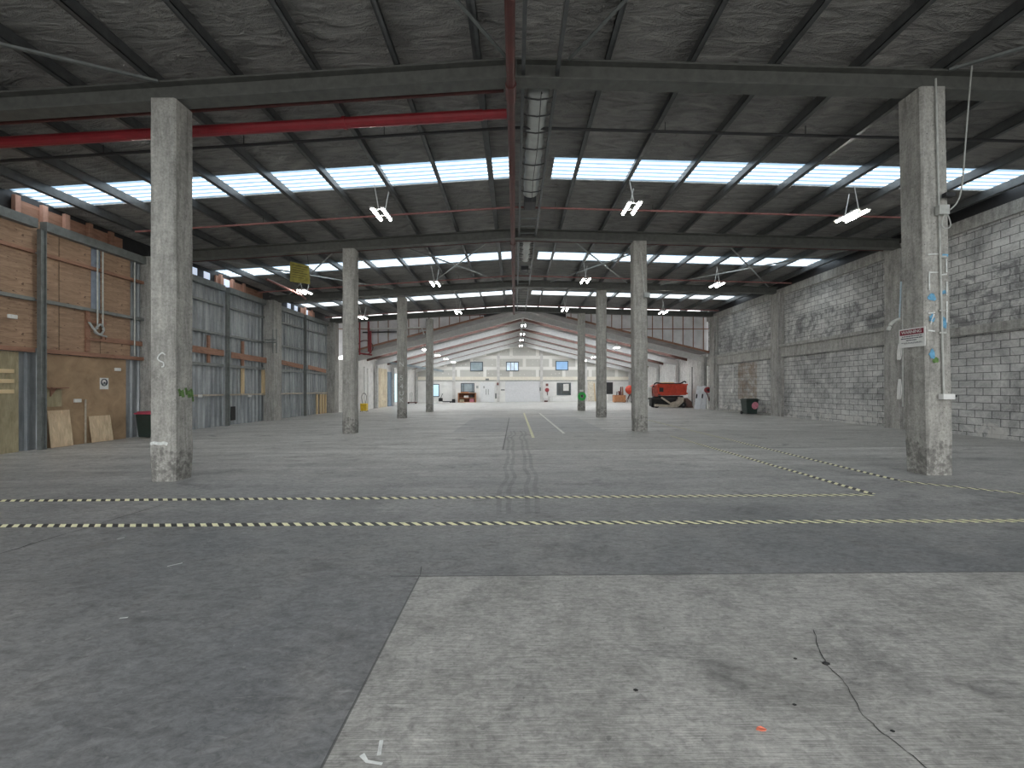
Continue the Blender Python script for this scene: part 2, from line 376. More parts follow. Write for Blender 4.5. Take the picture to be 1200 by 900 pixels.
def tag(o, label, cat, group=None, kind=None):
    if label: o['label'] = label
    if cat: o['category'] = cat
    if group: o['group'] = group
    if kind: o['kind'] = kind
    return o
def st(o, label=None):
    o['kind'] = 'structure'
    if label: o['label'] = label
    return o
def thing(name, label, cat, loc=(0, 0, 0), rz=0, group=None):
    o = bpy.data.objects.new(name, None); COL.objects.link(o); o.location = loc; o.rotation_euler = (0, 0, rz)
    o.empty_display_size = .1
    return tag(o, label, cat, group)
def text_obj(name, s, size, mat, parent, mtx, depth=.002):
    cu = bpy.data.curves.new(name, 'FONT'); cu.body = s; cu.size = size; cu.align_x = 'CENTER'; cu.align_y = 'CENTER'; cu.extrude = depth
    t = bpy.data.objects.new(name + '_tmp', cu); COL.objects.link(t)
    bpy.context.view_layer.update()
    me = bpy.data.meshes.new_from_object(t.evaluated_get(bpy.context.evaluated_depsgraph_get()))
    bpy.data.objects.remove(t); bpy.data.curves.remove(cu)
    me.name = name; me.materials.clear(); me.materials.append(mat)
    o = bpy.data.objects.new(name, me); COL.objects.link(o); o.parent = parent; o.matrix_local = mtx
    return o
ORD = ['first', 'second', 'third', 'fourth', 'fifth', 'sixth', 'seventh', 'eighth', 'ninth', 'tenth']

# ------------------------------------------------------------------ roof geometry functions
def zs(x): return 7.37 - (.065 * -x if x < 0 else .027 * x)      # underside of the sheeting
def zb(x): return 6.76 - (.065 * -x if x < 0 else .027 * x)      # underside of the portal beams
XL, XR, Y0, YE, YB = -12.7, 13.6, -5.0, 29.3, 49.0
XL2, XR2 = -11.7, 13.6
def z2(x): return 6.60 - (.26 * (.6 - x) if x < .6 else .245 * (x - .6))   # underside of the gable rafters

# ------------------------------------------------------------------ floor
mb = MB()
nx, ny = 2, 2
mb.prism([(-14.5, fz(-14.5)), (15, fz(15)), (15, -.4), (-14.5, -.4)], 'y', -5.5, 50)
floor = st(mb.build('floor', M_floor))
def ribbon(pts, w, name, mat, parent, z=.003, jag=0):
    mb = MB(); P = [Vector(p) for p in pts]; L_, R_ = [], []
    for i, p in enumerate(P):
        d = (P[min(i + 1, len(P) - 1)] - P[max(i - 1, 0)]).normalized(); n = Vector((-d.y, d.x))
        ww = w * (1 + random.uniform(-jag, jag)) / 2
        for lst, sgn in ((L_, 1), (R_, -1)):
            q = p + n * ww * sgn; lst.append(mb.bm.verts.new((q.x, q.y, fz(q.x) + z)))
    for i in range(len(P) - 1): mb.bm.faces.new((L_[i], R_[i], R_[i + 1], L_[i + 1]))
    return mb.build(name, mat, parent)
def gp(px, py):      # pixel on the floor
    d = HC * F / (py - VY)
    for _ in range(4): d = (HC - fz((px - VX) * d / F)) * F / (py - VY)
    return Vector(((px - VX) * d / F, d))
def jagged(pix, n=5, a=.012):
    P = [gp(*p) for p in pix]; out = []
    for i in range(len(P) - 1):
        for k in range(n):
            t = k / n; q = P[i].lerp(P[i + 1], t)
            if i or k: q = q + Vector((random.uniform(-a, a), random.uniform(-a, a)))
            out.append(q)
    out.append(P[-1]); return out
ribbon(jagged([(953, 738), (960, 760), (966, 776), (990, 800), (1012, 840), (1040, 864), (1086, 900), (1110, 930)], 6, .006), .004, 'crack', M_black, floor, jag=.5)
ribbon(jagged([(-60, 668), (0, 649), (90, 622), (190, 592)], 5, .012), .008, 'crack', M_black, floor, jag=.5)
ribbon(jagged([(455, 675), (492, 675), (494, 664)], 3, .004), .004, 'crack', M_black, floor, jag=.4)

for pts, w_ in ((((444, 886), (447, 868)), .012), (((424, 885), (430, 893), (448, 896)), .016), (((196, 664), (214, 660)), .02), (((137, 632), (146, 630)), .015), (((140, 725), (150, 724)), .012)):
    ribbon([gp(*p) for p in pts], w_, 'white_scuff', M_whitemark, floor, jag=.4)
# hazard tapes -----------------------------------------------------
def tape(a, b, label, w=.10):
    A, B = gp(*a), gp(*b); d = B - A; ln = d.length; ang = math.atan2(d.y, d.x)
    mb = MB()
    n = 12
    vs = []
    for i in range(n + 1):
        x = ln * i / n; wob = math.sin(i * 2.1) * .006
        vs += [(x, -w / 2 + wob, 0), (x, w / 2 + wob, 0)]
    mb.quadmesh([(v[0], v[1], 0.0) for v in vs], [(2 * i, 2 * i + 2, 2 * i + 3, 2 * i + 1) for i in range(n)])
    o = mb.build('hazard_tape', M_tape)
    sol = o.modifiers.new('thick', 'SOLIDIFY'); sol.thickness = .002
    za, zb_ = fz(A.x), fz(B.x)
    o.rotation_euler = (0, -math.atan2(zb_ - za, ln), ang)
    # order so that pitch is applied before heading
    o.rotation_mode = 'XYZ'
    M_ = Matrix.Translation((A.x, A.y, za + .005)) @ Matrix.Rotation(ang, 4, 'Z') @ Matrix.Rotation(-math.atan2(zb_ - za, ln), 4, 'Y') @ Matrix.Rotation(math.atan(.008 * -math.sin(ang)), 4, 'X')
    o.matrix_world = M_
    tag(o, label, 'floor tape'); return o
tape((-60, 617), (1260, 610), 'yellow and black hazard tape across the floor, nearest to the camera')
tape((-60, 587.5), (1022, 580), 'yellow and black hazard tape across the floor, second from the camera, ending at a corner')
tape((1022, 579), (786, 511), 'yellow and black hazard tape running back from the tape corner')
tape((1052, 563), (756, 491.5), 'outer yellow and black hazard tape running back, right of its parallel one')
tape((1055, 564), (1270, 586), 'yellow and black hazard tape passing in front of the right front column')
def painted(a, b, w, mat, label):
    A, B = gp(*a), gp(*b)
    o = ribbon([A, A.lerp(B, .5), B], w, 'floor_line', mat, None, .004)
    sol = o.modifiers.new('thick', 'SOLIDIFY'); sol.thickness = .002
    tag(o, label, 'painted line')
painted((625, 513), (614, 484), .09, simple('faded_yellow_line', (.80, .78, .55), .7, 0, .2, 12), 'faded yellow straight line painted on the middle of the floor')
painted((661, 508), (632, 484), .09, simple('faded_white_line', (.80, .80, .74), .7, 0, .2, 12), 'faded white straight line painted on the floor, right of the yellow one')
# leaf on the slab
g = gp(892, 856); mb = MB()
mb.quadmesh([(-.022, 0, .002), (-.005, -.012, .006), (.014, -.008, .003), (.026, .002, .002), (.006, .013, .008), (-.012, .012, .004)], [(0, 1, 2, 3, 4, 5)])
o = mb.build('fallen_leaf', M_leaf); sol = o.modifiers.new('t', 'SOLIDIFY'); sol.thickness = .002
o.location = (g.x, g.y, fz(g.x) + .002); tag(o, 'small orange leaf lying on the pale concrete slab', 'leaf')
# pebbles / chips
for i, (px, py, r) in enumerate([(968, 778, .016), (932, 772, .008), (931, 826, .008), (745, 809, .01), (1046, 857, .008)]):
    g = gp(px, py); mb = MB(); bmesh.ops.create_icosphere(mb.bm, subdivisions=1, radius=r)
    for v in mb.bm.verts: v.co.z *= .35; v.co.x *= 1.4
    o = mb.build('stone_chip', M_black); o.location = (g.x, g.y, fz(g.x) + r * .2)
    tag(o, ['dark stone chip sitting on the long floor crack', 'dark stone chip just left of the floor crack, upper one', 'dark stone chip right above the orange leaf',
            'dark stone chip on the middle of the pale slab', 'dark stone chip low on the pale slab beside the crack'][i], 'stone', 'stone chips on the pale slab')

# ------------------------------------------------------------------ main roof
strips = [(3.4, 4.5), (10.5, 11.6), (17.7, 18.8), (24.7, 25.75)]  # nearest strip is out of view, added for the light it lets in
mb = MB()
def roof_piece(mb, x0, x1, y0, y1, off=0, t=.05):
    vs = [(x, y, zs(x) + off + dz) for dz in (0, t) for y in (y0, y1) for x in (x0, x1)]
    mb.quadmesh(vs, [(0, 2, 3, 1), (4, 5, 7, 6), (0, 1, 5, 4), (1, 3, 7, 5), (3, 2, 6, 7), (2, 0, 4, 6)])
ys = [Y0]
for a, b in strips: ys += [a, b]
ys.append(YE)
for i in range(0, len(ys), 2):
    roof_piece(mb, XL - .3, 0, ys[i], ys[i + 1]); roof_piece(mb, 0, XR + .3, ys[i], ys[i + 1])
for a, b in strips:
    roof_piece(mb, -.1, 0, a, b); roof_piece(mb, 0, 1.0, a, b)
st(mb.build('ceiling', M_foil))
wn = [0]
for i, (a, b) in enumerate(strips):
    for sd, (x0, x1) in enumerate(((XL - .3, -.1), (1.0, XR + .3))):
        mb = MB(); nseg = 24; pitch = (b - a) / nseg
        vs = []
        for k in range(nseg + 1):
            y = a + (b - a) * k / nseg; dz = .018 if k % 4 in (1, 2) else 0
            vs += [(x0, y, zs(x0) + .02 + dz), (x1, y, zs(x1) + .02 + dz)]
        mb.quadmesh(vs, [(2 * k, 2 * k + 1, 2 * k + 3, 2 * k + 2) for k in range(nseg)])
        wn[0] += 1
        st(mb.build('window_%d' % wn[0], M_sky), 'translucent corrugated skylight strip in the roof')
# beams
frames = [7.15, 14.6, 21.45, 28.3]
def ibeam(mb, p, q, dep, fw, ft=.03, wt=.03):
    # p,q bottom centre points; vertical section
    p, q = Vector(p), Vector(q)
    d = (q - p).normalized()
    for (h0, h1, w) in ((0, ft, fw), (dep - ft, dep, fw), (ft, dep - ft, wt)):
        side = Vector((0, w / 2, 0)) if abs(d.y) < .5 else Vector((w / 2, 0, 0))
        vs = [pt + side * sgn + Vector((0, 0, h)) for pt in (p, q) for sgn, h in ((-1, h0), (1, h0), (1, h1), (-1, h1))]
        mb.quadmesh(vs, [(0, 1, 2, 3), (7, 6, 5, 4), (0, 4, 5, 1), (1, 5, 6, 2), (2, 6, 7, 3), (3, 7, 4, 0)])
for i, y in enumerate(frames):
    t = thing('roof_beam', ['dark steel roof beam nearest the camera, over the first pair of columns', 'grey steel roof beam over the second pair of columns',
                            'grey steel roof beam over the third pair of columns', 'farthest flat roof beam, over the fourth columns before the gabled part'][i], 'beam', (0, y, 6.76), 0, 'roof beams of the front hall')
    mb = MB(); ibeam(mb, (XL + .12, 0, zb(XL + .12) - 6.76), (0, 0, 0), .335, .26); mb.build('rafter', M_beam, t)
    mb = MB(); ibeam(mb, (0, 0, 0), (XR - .13, 0, zb(XR - .13) - 6.76), .335, .26); mb.build('rafter', M_beam, t)
    mb = MB()
    for sx in (-.02, .02): mb.box(min(0, sx) - .01, max(0, sx) + .01, -.12, .12, .03, .3)
    mb.build('splice_plate', M_beam, t)
# purlins
def purlin(x, label, y0=Y0, y1=YE):
    mb = MB(); z = zs(x) - .012; h = .255
    s = 1 if x < 0 else -1
    mb.box(x - .012, x + .012, y0, y1, z - h, z)
    mb.box(min(x, x + s * .085), max(x, x + s * .085), y0, y1, z - h, z - h + .014)
    mb.box(min(x + s * .085, x + s * .073), max(x + s * .085, x + s * .073), y0, y1, z - h, z - h + .035)
    mb.box(min(x, x - s * .085), max(x, x - s * .085), y0, y1, z - .014, z)
    o = mb.build('purlin', M_purlin, loc=(x, y0, z - h)); tag(o, label, 'purlin', 'roof purlins of the front hall')
PL = [-.65 - 1.38 * k for k in range(9)]; PR = [1.6 + 1.43 * k for k in range(9)]
for k, x in enumerate(PL): purlin(x, '%s long steel roof purlin left of the red ridge pipe' % ORD[k])
for k, x in enumerate(PR): purlin(x, '%s long steel roof purlin right of the silver duct' % ORD[k])
# duct and its rails at the ridge
t = thing('ventilation_duct', 'pale wrapped duct with black straps hung along the ridge between two rails', 'duct', (.43, 7.5, 6.85))
for s in (-1, 1):
    mb = MB(); mb.box(s * .29 - .03, s * .29 + .03, -3.5, 21, -.02, .10); mb.build('rail', M_purlin, t)
mb = MB(); n = 40; ring = 10
for (a, b) in ((.1, 4.1),):
    pts = [(0, a + (b - a) * k / n, .1 + .012 * math.sin(k * 1.9)) for k in range(n + 1)]
    mb.tube(pts, [.19 + .012 * math.sin(k * 1.3) for k in range(n + 1)], 12)
for v in mb.bm.verts: v.co.z = .1 + (v.co.z - .1) * .55
mb.build('duct_wrap', M_duct, t, smooth=True)
mb = MB()
pts = [(0, 7.6 + 2.2 * k / 20, .1) for k in range(21)]
mb.tube(pts, [.17 + .01 * math.sin(k * 1.3) for k in range(21)], 12)
mb.build('duct_wrap', M_duct, t, smooth=True)
for yy in (.15, .62, 1.15, 1.75, 2.4, 3.1, 3.75, 7.8, 8.4, 9.0, 9.6):
    mb = MB(); P = [(-.27, yy, .02), (-.2, yy, -.01), (0, yy, -.035), (.2, yy, -.01), (.27, yy, .02)]
    mb.tube(P, .014, 6); mb.build('strap', M_dark, t)
for yy in (4.3, 11.0):
    mb = MB(); mb.box(-.17, .17, yy, yy + .55, -.05, .18); mb.build('fan_box', M_dark, t, bevel=.02)
for k in range(26):
    mb = MB(); mb.box(-.26, .26, 4.95 + k * .62, 4.99 + k * .62, 0, .03); mb.build('rung', M_steel, t)
mb = MB(); mb.tube(smooth_pts([(.05, -.1, -.1), (.04, .05, -.06), (.06, 1.5, -.07), (.03, 3, -.06), (.05, 4.3, -.08)]), .008, 6); mb.build('cable', M_dark, t)

# pipes ------------------------------------------------------------
def pipe(name, pts, r, mat, label, cat='pipe', clamps=(), cm=None, n=12, cap=0):
    base = Vector(pts[0]); t = thing(name, label, cat, base)
    mb = MB(); mb.tube([Vector(p) - base for p in pts], r, n); mb.build('pipe_run', mat, t, smooth=False)
    for c in clamps:
        a, b = Vector(c[0]) - base, Vector(c[1]) - base
        mb = MB(); mb.tube([a, b], c[2], n); mb.build('pipe_coupling', cm or mat, t)
    return t
px_ = -.07
pipe('sprinkler_main', [(px_, -3, 6.56), (px_, 28.0, 6.56)], .072, M_redd, 'dark red pipe running along the roof ridge toward the far end', clamps=[((px_, y, 6.56), (px_, y + .35, 6.56), .092) for y in (6.9, 14.4, 21.3)])
zr = lambda x: 6.80 + .057 * x
pipe('red_main_pipe', [(-12.4, 8.0, zr(-12.4)), (-.62, 8.0, zr(-.62))], .098, M_red, 'thick bright red pipe crossing the left roof half, ending at the ridge pipe',
     clamps=[((x, 8, zr(x)), (x + .06, 8, zr(x + .06)), .115) for x in (-10.9, -6.7, -3.3)] + [((-.62, 8, zr(-.62)), (-.16, 8, zr(-.16)), .085)])
def rod_pipe(y, drop, r, mat, label, x0=-12.3, x1=13.2):
    pts = [(x0, y, zs(x0) - drop)] + ([(0, y, zs(0) - drop)] if x0 < 0 < x1 else []) + [(x1, y, zs(x1) - drop)]
    t = pipe('sprinkler_branch_pipe', pts, r, mat, label)
    x = x0 + .9
    while x < x1 - .3:
        mb = MB(); mb.bar(Vector((x, y, zs(x) - drop)) - Vector(pts[0]), Vector((x, y, zs(x) - .27)) - Vector(pts[0]), .012, .012); x += 2.9
        mb.build('hanger', M_dark, t)
    return t
rod_pipe(7.42, .53, .035, M_redd, 'thin dark red pipe tight behind the nearest roof beam, left half', x1=-.2)
rod_pipe(8.6, .47, .028, M_dark, 'thin dark pipe crossing the roof in front of the first skylights')
rod_pipe(12.4, .45, .028, M_redp, 'thin faded red pipe crossing the roof behind the first skylights', -11.3, 12.6)
rod_pipe(14.95, .52, .045, M_redd, 'dark red pipe tight behind the second roof beam')
rod_pipe(19.9, .45, .03, M_redp, 'thin faded red pipe crossing behind the second skylight strip')
rod_pipe(27.0, .42, .035, M_redp, 'thin faded red pipe crossing behind the third skylight strip')
pipe('red_wall_pipe', [at(312, 327, 17), at(352, 345, 18.6), at(358, 350, 20.2)], .05, M_redp, 'red pipe running along high on the left wall beyond the yellow sign')
# bracing
def brace(p, q, label, w=.05, mat=None):
    p, q = Vector(p), Vector(q); mb = MB(); mb.bar(p - p, q - p, w, .01); mb.bar(Vector((0, 0, .02)), q - p + Vector((0, 0, .02)), .008, w)
    o = mb.build('roof_brace', mat or M_steel); o.location = p; tag(o, label, 'brace', 'diagonal roof braces')
def bz(x): return zs(x) - .32
BR = [(-.6, -4.4), (1.8, 5.7), (7.4, 12.9), (-6.2, -11.5)]
nm = ['left of the ridge', 'right of the ridge', 'at the far right', 'at the far left']
for i, (a, b) in enumerate(BR):
    brace((a, 14.85, bz(a) - .0), (b, 21.2, bz(b) - .0), 'diagonal steel roof brace %s in the second bay, starting nearer the ridge' % nm[i], mat=M_steel_l)
    brace((b, 14.85, bz(b) - .06), (a, 21.2, bz(a) - .06), 'diagonal steel roof brace %s in the second bay, ending nearer the ridge' % nm[i], mat=M_steel_l)
brace((-1.9, 4.2, bz(-1.9)), (-.12, 7.0, bz(-.12)), 'diagonal roof brace meeting the ridge from the left above the nearest beam')
brace((2.6, 4.2, bz(2.6)), (.9, 7.0, bz(.9)), 'diagonal roof brace meeting the ridge from the right above the nearest beam')
brace((-9.2, 5.2, bz(-9.2)), (-6.0, 7.0, bz(-6.0)), 'diagonal roof brace reaching the top of the left front column')
brace((9.8, 5.2, bz(9.8)), (7.3, 7.0, bz(7.3)), 'diagonal roof brace reaching the top of the right front column')

# ------------------------------------------------------------------ columns
def column(x0, d, w, dep, label, lean=0.0, rough=True, ztop=None):
    x0b = x0; zf = fz(x0) ; xc = x0 + w / 2; top = ztop or zb(xc) - .012
    t = thing('concrete_column', label, 'column', (xc, d + dep / 2, zf))
    mb = MB(); H = top - zf; nz = 24; rings = []
    rnd = random.Random(int(abs(x0) * 100 + d))
    ch = .025
    for k in range(nz + 1):
        z = H * k / nz; sh = lean * z
        e = (rnd.uniform(-.012, .012) if z < .7 else rnd.uniform(-.002, .002))
        hw, hd = w / 2 + e, dep / 2 + e
        pts = [(-hw + ch, -hd), (hw - ch, -hd), (hw, -hd + ch), (hw, hd - ch), (hw - ch, hd), (-hw + ch, hd), (-hw, hd - ch), (-hw, -hd + ch)]
        rings.append([mb.bm.verts.new((p[0] + sh, p[1], z)) for p in pts])
    for k in range(nz):
        for j in range(8): mb.bm.faces.new((rings[k][j], rings[k][(j + 1) % 8], rings[k + 1][(j + 1) % 8], rings[k + 1][j]))
    mb.bm.faces.new(rings[0]); mb.bm.faces.new(rings[-1])
    mb.build('column_shaft', M_col, t)
    return t
CL1 = column(-6.10, 6.95, .425, .40, 'thick grey concrete column at the left front with a white paint mark')
column(-5.97, 14.4, .41, .40, 'second concrete column from the front in the left row')
CL3 = column(-6.24, 22.0, .44, .42, 'third concrete column from the front in the left row with white letters')
column(-6.02, 28.3 - .2, .44, .42, 'farthest concrete column in the left row', ztop=6.25)
CR1 = column(6.90, 6.95, .435, .42, 'thick grey concrete column at the right front with a warning sign', lean=-.021)
CR2 = column(4.14, 14.6 - .2, .47, .42, 'second concrete column from the front in the right row with conduit', lean=-.007)
column(4.26, 21.5, .475, .42, 'third concrete column from the front in the right row')
column(4.28, 28.1, .46, .42, 'farthest concrete column in the right row behind the green hose coil')
# paint marks on the left front column (front face at local y=-.2)
def stroke(name, pts, w, mat, parent, y, axis='y'):
    mb = MB(); P = smooth_pts([Vector((p[0], 0, p[1])) for p in pts], 5); Lv, Rv = [], []
    for i, p in enumerate(P):
        d = (P[min(i + 1, len(P) - 1)] - P[max(i - 1, 0)]).normalized(); n = Vector((-d.z, 0, d.x)) * (w / 2)
        for lst, q in ((Lv, p + n), (Rv, p - n)):
            c = (q.x, y, q.z) if axis == 'y' else (y, q.x, q.z)
            lst.append(mb.bm.verts.new(c))
    for i in range(len(P) - 1): mb.bm.faces.new((Lv[i], Rv[i], Rv[i + 1], Lv[i + 1]))
    o = mb.build(name, mat, parent); s = o.modifiers.new('t', 'SOLIDIFY'); s.thickness = .002; s.offset = 0; return o
def c1(px, py):  # pixel on the front face of left front column -> local x,z
    p = at(px, py, 6.95); return (p.x + 5.8875, p.z - fz(-6.10))
stroke('painted_mark', [c1(*p) for p in ((194.5, 416), (191, 413.5), (187.5, 416), (185.5, 420), (188, 423), (192, 425), (192.5, 429), (190, 430))], .022, M_whitemark, CL1, -.214)
stroke('painted_mark', [c1(*p) for p in ((177, 520.5), (181, 519), (188, 519.8), (193, 519), (197, 520.5))], .05, M_whitemark, CL1, -.214)
for yy, zz, w in ((-.12, 2.0, .05), (-.06, 1.98, .06), (.02, 2.02, .05), (.08, 1.97, .07), (.14, 2.0, .05), (.16, 1.9, .04)):
    stroke('green_mark', [(yy, zz - .45), (yy + .02, zz - .5), (yy + .03, zz - .57)], w, M_greenmark, CL1, .214, 'x')
# white letters on third left column
for ch, py in (('N', 427), ('5', 443), ('4', 453), ('U', 461), ('K', 469)):
    p = at(470.5, py, 21.98)
    m = Matrix.Translation((p.x + 6.24 - .22, -.215, p.z - fz(-6.24))) @ Matrix.Rotation(math.pi / 2, 4, 'X')
    text_obj('painted_letter', ch, .36, M_whitemark, CL3, m)

# ------------------------------------------------------------------ things on the right front column
def rf(px, py, off=0):  # front face point (world)
    return at(px, py, 6.95 - off)
def rl(px, py):         # left inner face of right front column at pixel (solve depth from x plane)
    xf = 6.90 - .021 * (HC - (py - VY) * 7.1 / F)
    d = xf * F / (px - VX); return Vector((xf, d, HC - (py - VY) * d / F))
# warning sign on left face
a, b, c, d_ = rl(1055, 387), rl(1086.0, 382), rl(1086.0, 404.5), rl(1055, 409)
t = thing('warning_sign', 'white warning sign with maroon header on the right front column', 'sign', ((a + c) / 2) - Vector((.02, 0, 0)))
cen = Vector(t.location)
yf, yb = b.y - cen.y + .01, a.y - cen.y
zt, zl = .5 * (a.z + b.z) - cen.z, .5 * (c.z + d_.z) - cen.z
mb = MB(); mb.box(-.006, .006, yf, yb, zl, zt); mb.build('sign_plate', M_white, t)
mb = MB(); mb.box(-.009, -.006, yf + .02, yb - .02, zt - .11, zt - .02); mb.build('sign_header', M_maroon, t)
R_left = Matrix.Rotation(-math.pi / 2, 4, 'Z') @ Matrix.Rotation(math.pi / 2, 4, 'X')
text_obj('lettering', 'WARNING', .075, M_white, t, Matrix.Translation((-.011, (yf + yb) / 2, zt - .065)) @ R_left)
rr = random.Random(3)
for (zz, y0, y1, h) in ((zt - .135, .06, .05, .014), (zt - .17, .04, .04, .016), (zt - .205, .14, .14, .016), (zt - .245, .05, .06, .008), (zt - .26, .1, .04, .006)):
    mb = MB(); y = yb - y0
    while y > yf + y1:
        w = rr.uniform(.018, .05); mb.box(-.009, -.006, max(yf + y1, y - w), y, zz - h / 2, zz + h / 2); y -= w + .009
    mb.build('lettering', M_ink, t)
# conduit and boxes on the front face
def fx(z): return -.018 * z
def colx(x, z): return x - .018 * z
t = thing('electrical_conduit', 'grey conduit with junction box and socket on the right front column', 'conduit', (7.30, 6.93, fz(7)))
L0 = Vector(t.location)
top, bot = at(1096.5, 92, 6.92), at(1106, 467, 6.92)
pts = [top.lerp(bot, k / 8) - L0 for k in range(9)]
mb = MB(); mb.tube(pts, .014, 8); mb.build('conduit_tube', M_cable, t)
def lbox(px0, px1, py0, py1, y0, y1, name, mat, bev=.006):
    a = at(px0, py1, 6.93) - L0; b = at(px1, py0, 6.93) - L0
    mb = MB(); mb.box(a.x, b.x, y0, y1, a.z, b.z); return mb.build(name, mat, t, bevel=bev)
lbox(1095.5, 1107.5, 242, 253, -.08, 0, 'junction_box', M_cable)
lbox(1099.5, 1113, 461.5, 468, -.09, 0, 'socket_box', M_white)
lbox(1113, 1117.5, 462.5, 465.5, -.06, -.01, 'plug', M_black)
lbox(1102, 1113, 228, 233, -.1, -.02, 'bracket_clamp', M_dark)
for py in (363, 389, 300):
    lbox(1100, 1108, py, py + 2, -.02, 0, 'saddle_clip', M_cable, 0)
# looped cable
Yc = 6.90
t = thing('hanging_cable', 'pale cable hanging from the roof and looping beside the right front column', 'cable', at(1108, 248, Yc))
L0 = Vector(t.location)
pts = smooth_pts([at(*p, Yc) - L0 for p in ((1139, 77), (1136, 110), (1132, 160), (1129, 200), (1126, 225), (1121, 238), (1113, 246))], 6)
mb = MB(); mb.tube(pts, .011, 6); mb.build('cable_run', M_cable, t)
pts = smooth_pts([at(*p, 6.88) - L0 for p in ((1108, 248), (1104, 260), (1105, 266), (1110, 268), (1114, 264), (1112, 255), (1109, 249))], 6)
mb = MB(); mb.tube(pts, .009, 6); mb.build('cable_loop', M_cable, t)
# paint patches on the front face
rr = random.Random(11)
def blob(px, py, w, h, mat, name='paint_patch'):
    c = at(px, py, 6.93) - Vector(CR1.location); mb = MB(); n = 12; vs = []
    for k in range(n):
        a = 2 * math.pi * k / n; r = rr.uniform(.65, 1.15)
        vs.append((c.x + math.cos(a) * w * r / 2 * 7 / F, -.2255 + rr.uniform(0, .003), c.z + math.sin(a) * h * r / 2 * 7 / F))
    mb.quadmesh(vs, [tuple(range(n))]); o = mb.build(name, mat, CR1); s = o.modifiers.new('t', 'SOLIDIFY'); s.thickness = .002
def patch(px0, px1, py0, py1, mat): blob((px0 + px1) / 2, (py0 + py1) / 2, px1 - px0, py1 - py0, mat)
patch(1103, 1112, 297, 302, M_bluemark); patch(1088, 1098, 343, 353, M_bluemark); patch(1089, 1096, 368, 378, M_bluemark); patch(1103, 1111, 370, 386, M_bluemark)
patch(1089, 1097, 409, 421, M_bluemark); patch(1093, 1102, 418, 426, M_greenmark); patch(1103, 1110, 340, 345, M_bluemark)
for l in (((1088, 298), (1100, 297.5)), ((1109.5, 303), (1109.8, 319)), ((1089, 319), (1100, 319)), ((1089.5, 320), (1089.5, 340)), ((1088.5, 367), (1096, 366)), ((1110, 330), (1110, 346)),
          ((1095, 368), (1091, 380)), ((1088, 387), (1096, 388)), ((1110, 353), (1110, 378)), ((1104, 322), (1110, 321))):
    P = [at(*p, 6.93) - Vector(CR1.location) for p in l]
    stroke('paint_patch', [(p.x, p.z) for p in P], .022, M_whitemark, CR1, -.226)
# conduit on second right column
t = thing('column_conduit', 'thin pale conduit with small floodlight on the second right column', 'conduit', (4.5, 14.38, fz(4.5)))
L0 = Vector(t.location)
mb = MB(); mb.tube([at(751, 295, 14.36) - L0, at(755, 342, 14.36) - L0], .02, 6); mb.build('conduit_tube', M_cable, t)
a = at(757, 346, 14.36) - L0; mb = MB(); mb.box(a.x - .09, a.x + .12, -.12, 0, a.z - .09, a.z + .08); mb.build('lamp_housing', M_steel_l, t, bevel=.02)

# ------------------------------------------------------------------ right wall
mb = MB(); mb.prism([(XR, -.2), (XR + .25, -.2), (XR + .25, 6.58), (XR, 6.58)], 'y', Y0, YE); st(mb.build('wall_right', M_block), 'stained concrete block wall on the right')
tn = [0]
def trim(mb, mat, label, bev=0):
    tn[0] += 1; return st(mb.build('trim_%d' % tn[0], mat, bevel=bev), label)
mb = MB(); mb.box(XR - .12, XR + .3, Y0, YE, 6.24, 6.60); trim(mb, M_pil, 'concrete band along the top of the block wall')
mb = MB(); mb.box(XR - .12, XR + .3, Y0, 14.75, 3.12, 3.38); trim(mb, M_pil, 'concrete band across the nearest bay of the block wall')
mb = MB(); mb.box(XR - .12, XR + .3, 14.9, YE, 3.12, 3.62); mb.box(XR - .20, XR, 14.9, YE, 3.62, 3.76); trim(mb, M_pil, 'deep concrete band with ledge across the far bays of the block wall')
for y in (7.35, 14.75, 21.45, 28.25):
    mb = MB(); mb.box(XR - .24, XR + .05, y - .28, y + .32, -.1, 6.42); mb.box(XR - .15, XR + .05, y - .42, y - .28, -.1, 6.42)
    trim(mb, M_pil, 'concrete pilaster on the block wall', .01)
mb = MB(); mb.box(XR + .02, XR + .2, Y0, YE, 6.6, 7.0); trim(mb, M_dark, 'dark filler strip in the gap above the block wall')  # stands in for the dark gap between wall top and roof
mb = MB(); mb.box(XR - .25, XR, 21.8, 27.8, -.1, .22); trim(mb, M_pil, 'low concrete kerb along the far block wall', .01)
# ledge light clutter: white cable bunches on pilaster
for (px, py, h, lb) in ((1040, 412, .55, 'white cable bunch hanging on the wall pilaster, upper one'), (1043, 456, .7, 'white cable bunch hanging on the wall pilaster, lower one')):
    d = 14.35; p = at(px, py, d); p.x = XR - .32
    mb = MB()
    for k in range(4):
        mb.tube(smooth_pts([(0, k * .02, h / 2), (-.03, -.08 + k * .05, 0), (-.03, -.02 + k * .03, -h / 2), (-.02, .07 - k * .03, 0), (0, .02, h / 2)], 5), .014, 6)
    o = mb.build('cable_bunch', M_white); o.location = p; tag(o, lb, 'cable')
d = 14.3
pipe('vertical_wall_conduit', [Vector((XR - .28, 14.3, 5.2)), Vector((XR - .28, 14.3, .9))], .02, M_cable, 'thin pale conduit running down the wall pilaster behind the right front column')
t = thing('bent_hose', 'bent grey hose sticking out high on the pilaster behind the warning sign', 'hose', (XR - .2, 13.9, 3.3))
pts = smooth_pts([at(*p, 13.0) - Vector(t.location) for p in ((1041, 387), (1044, 380), (1049, 376), (1054, 374))], 5)
mb = MB(); mb.tube(pts, .05, 8); mb.build('hose_bend', M_cable, t)
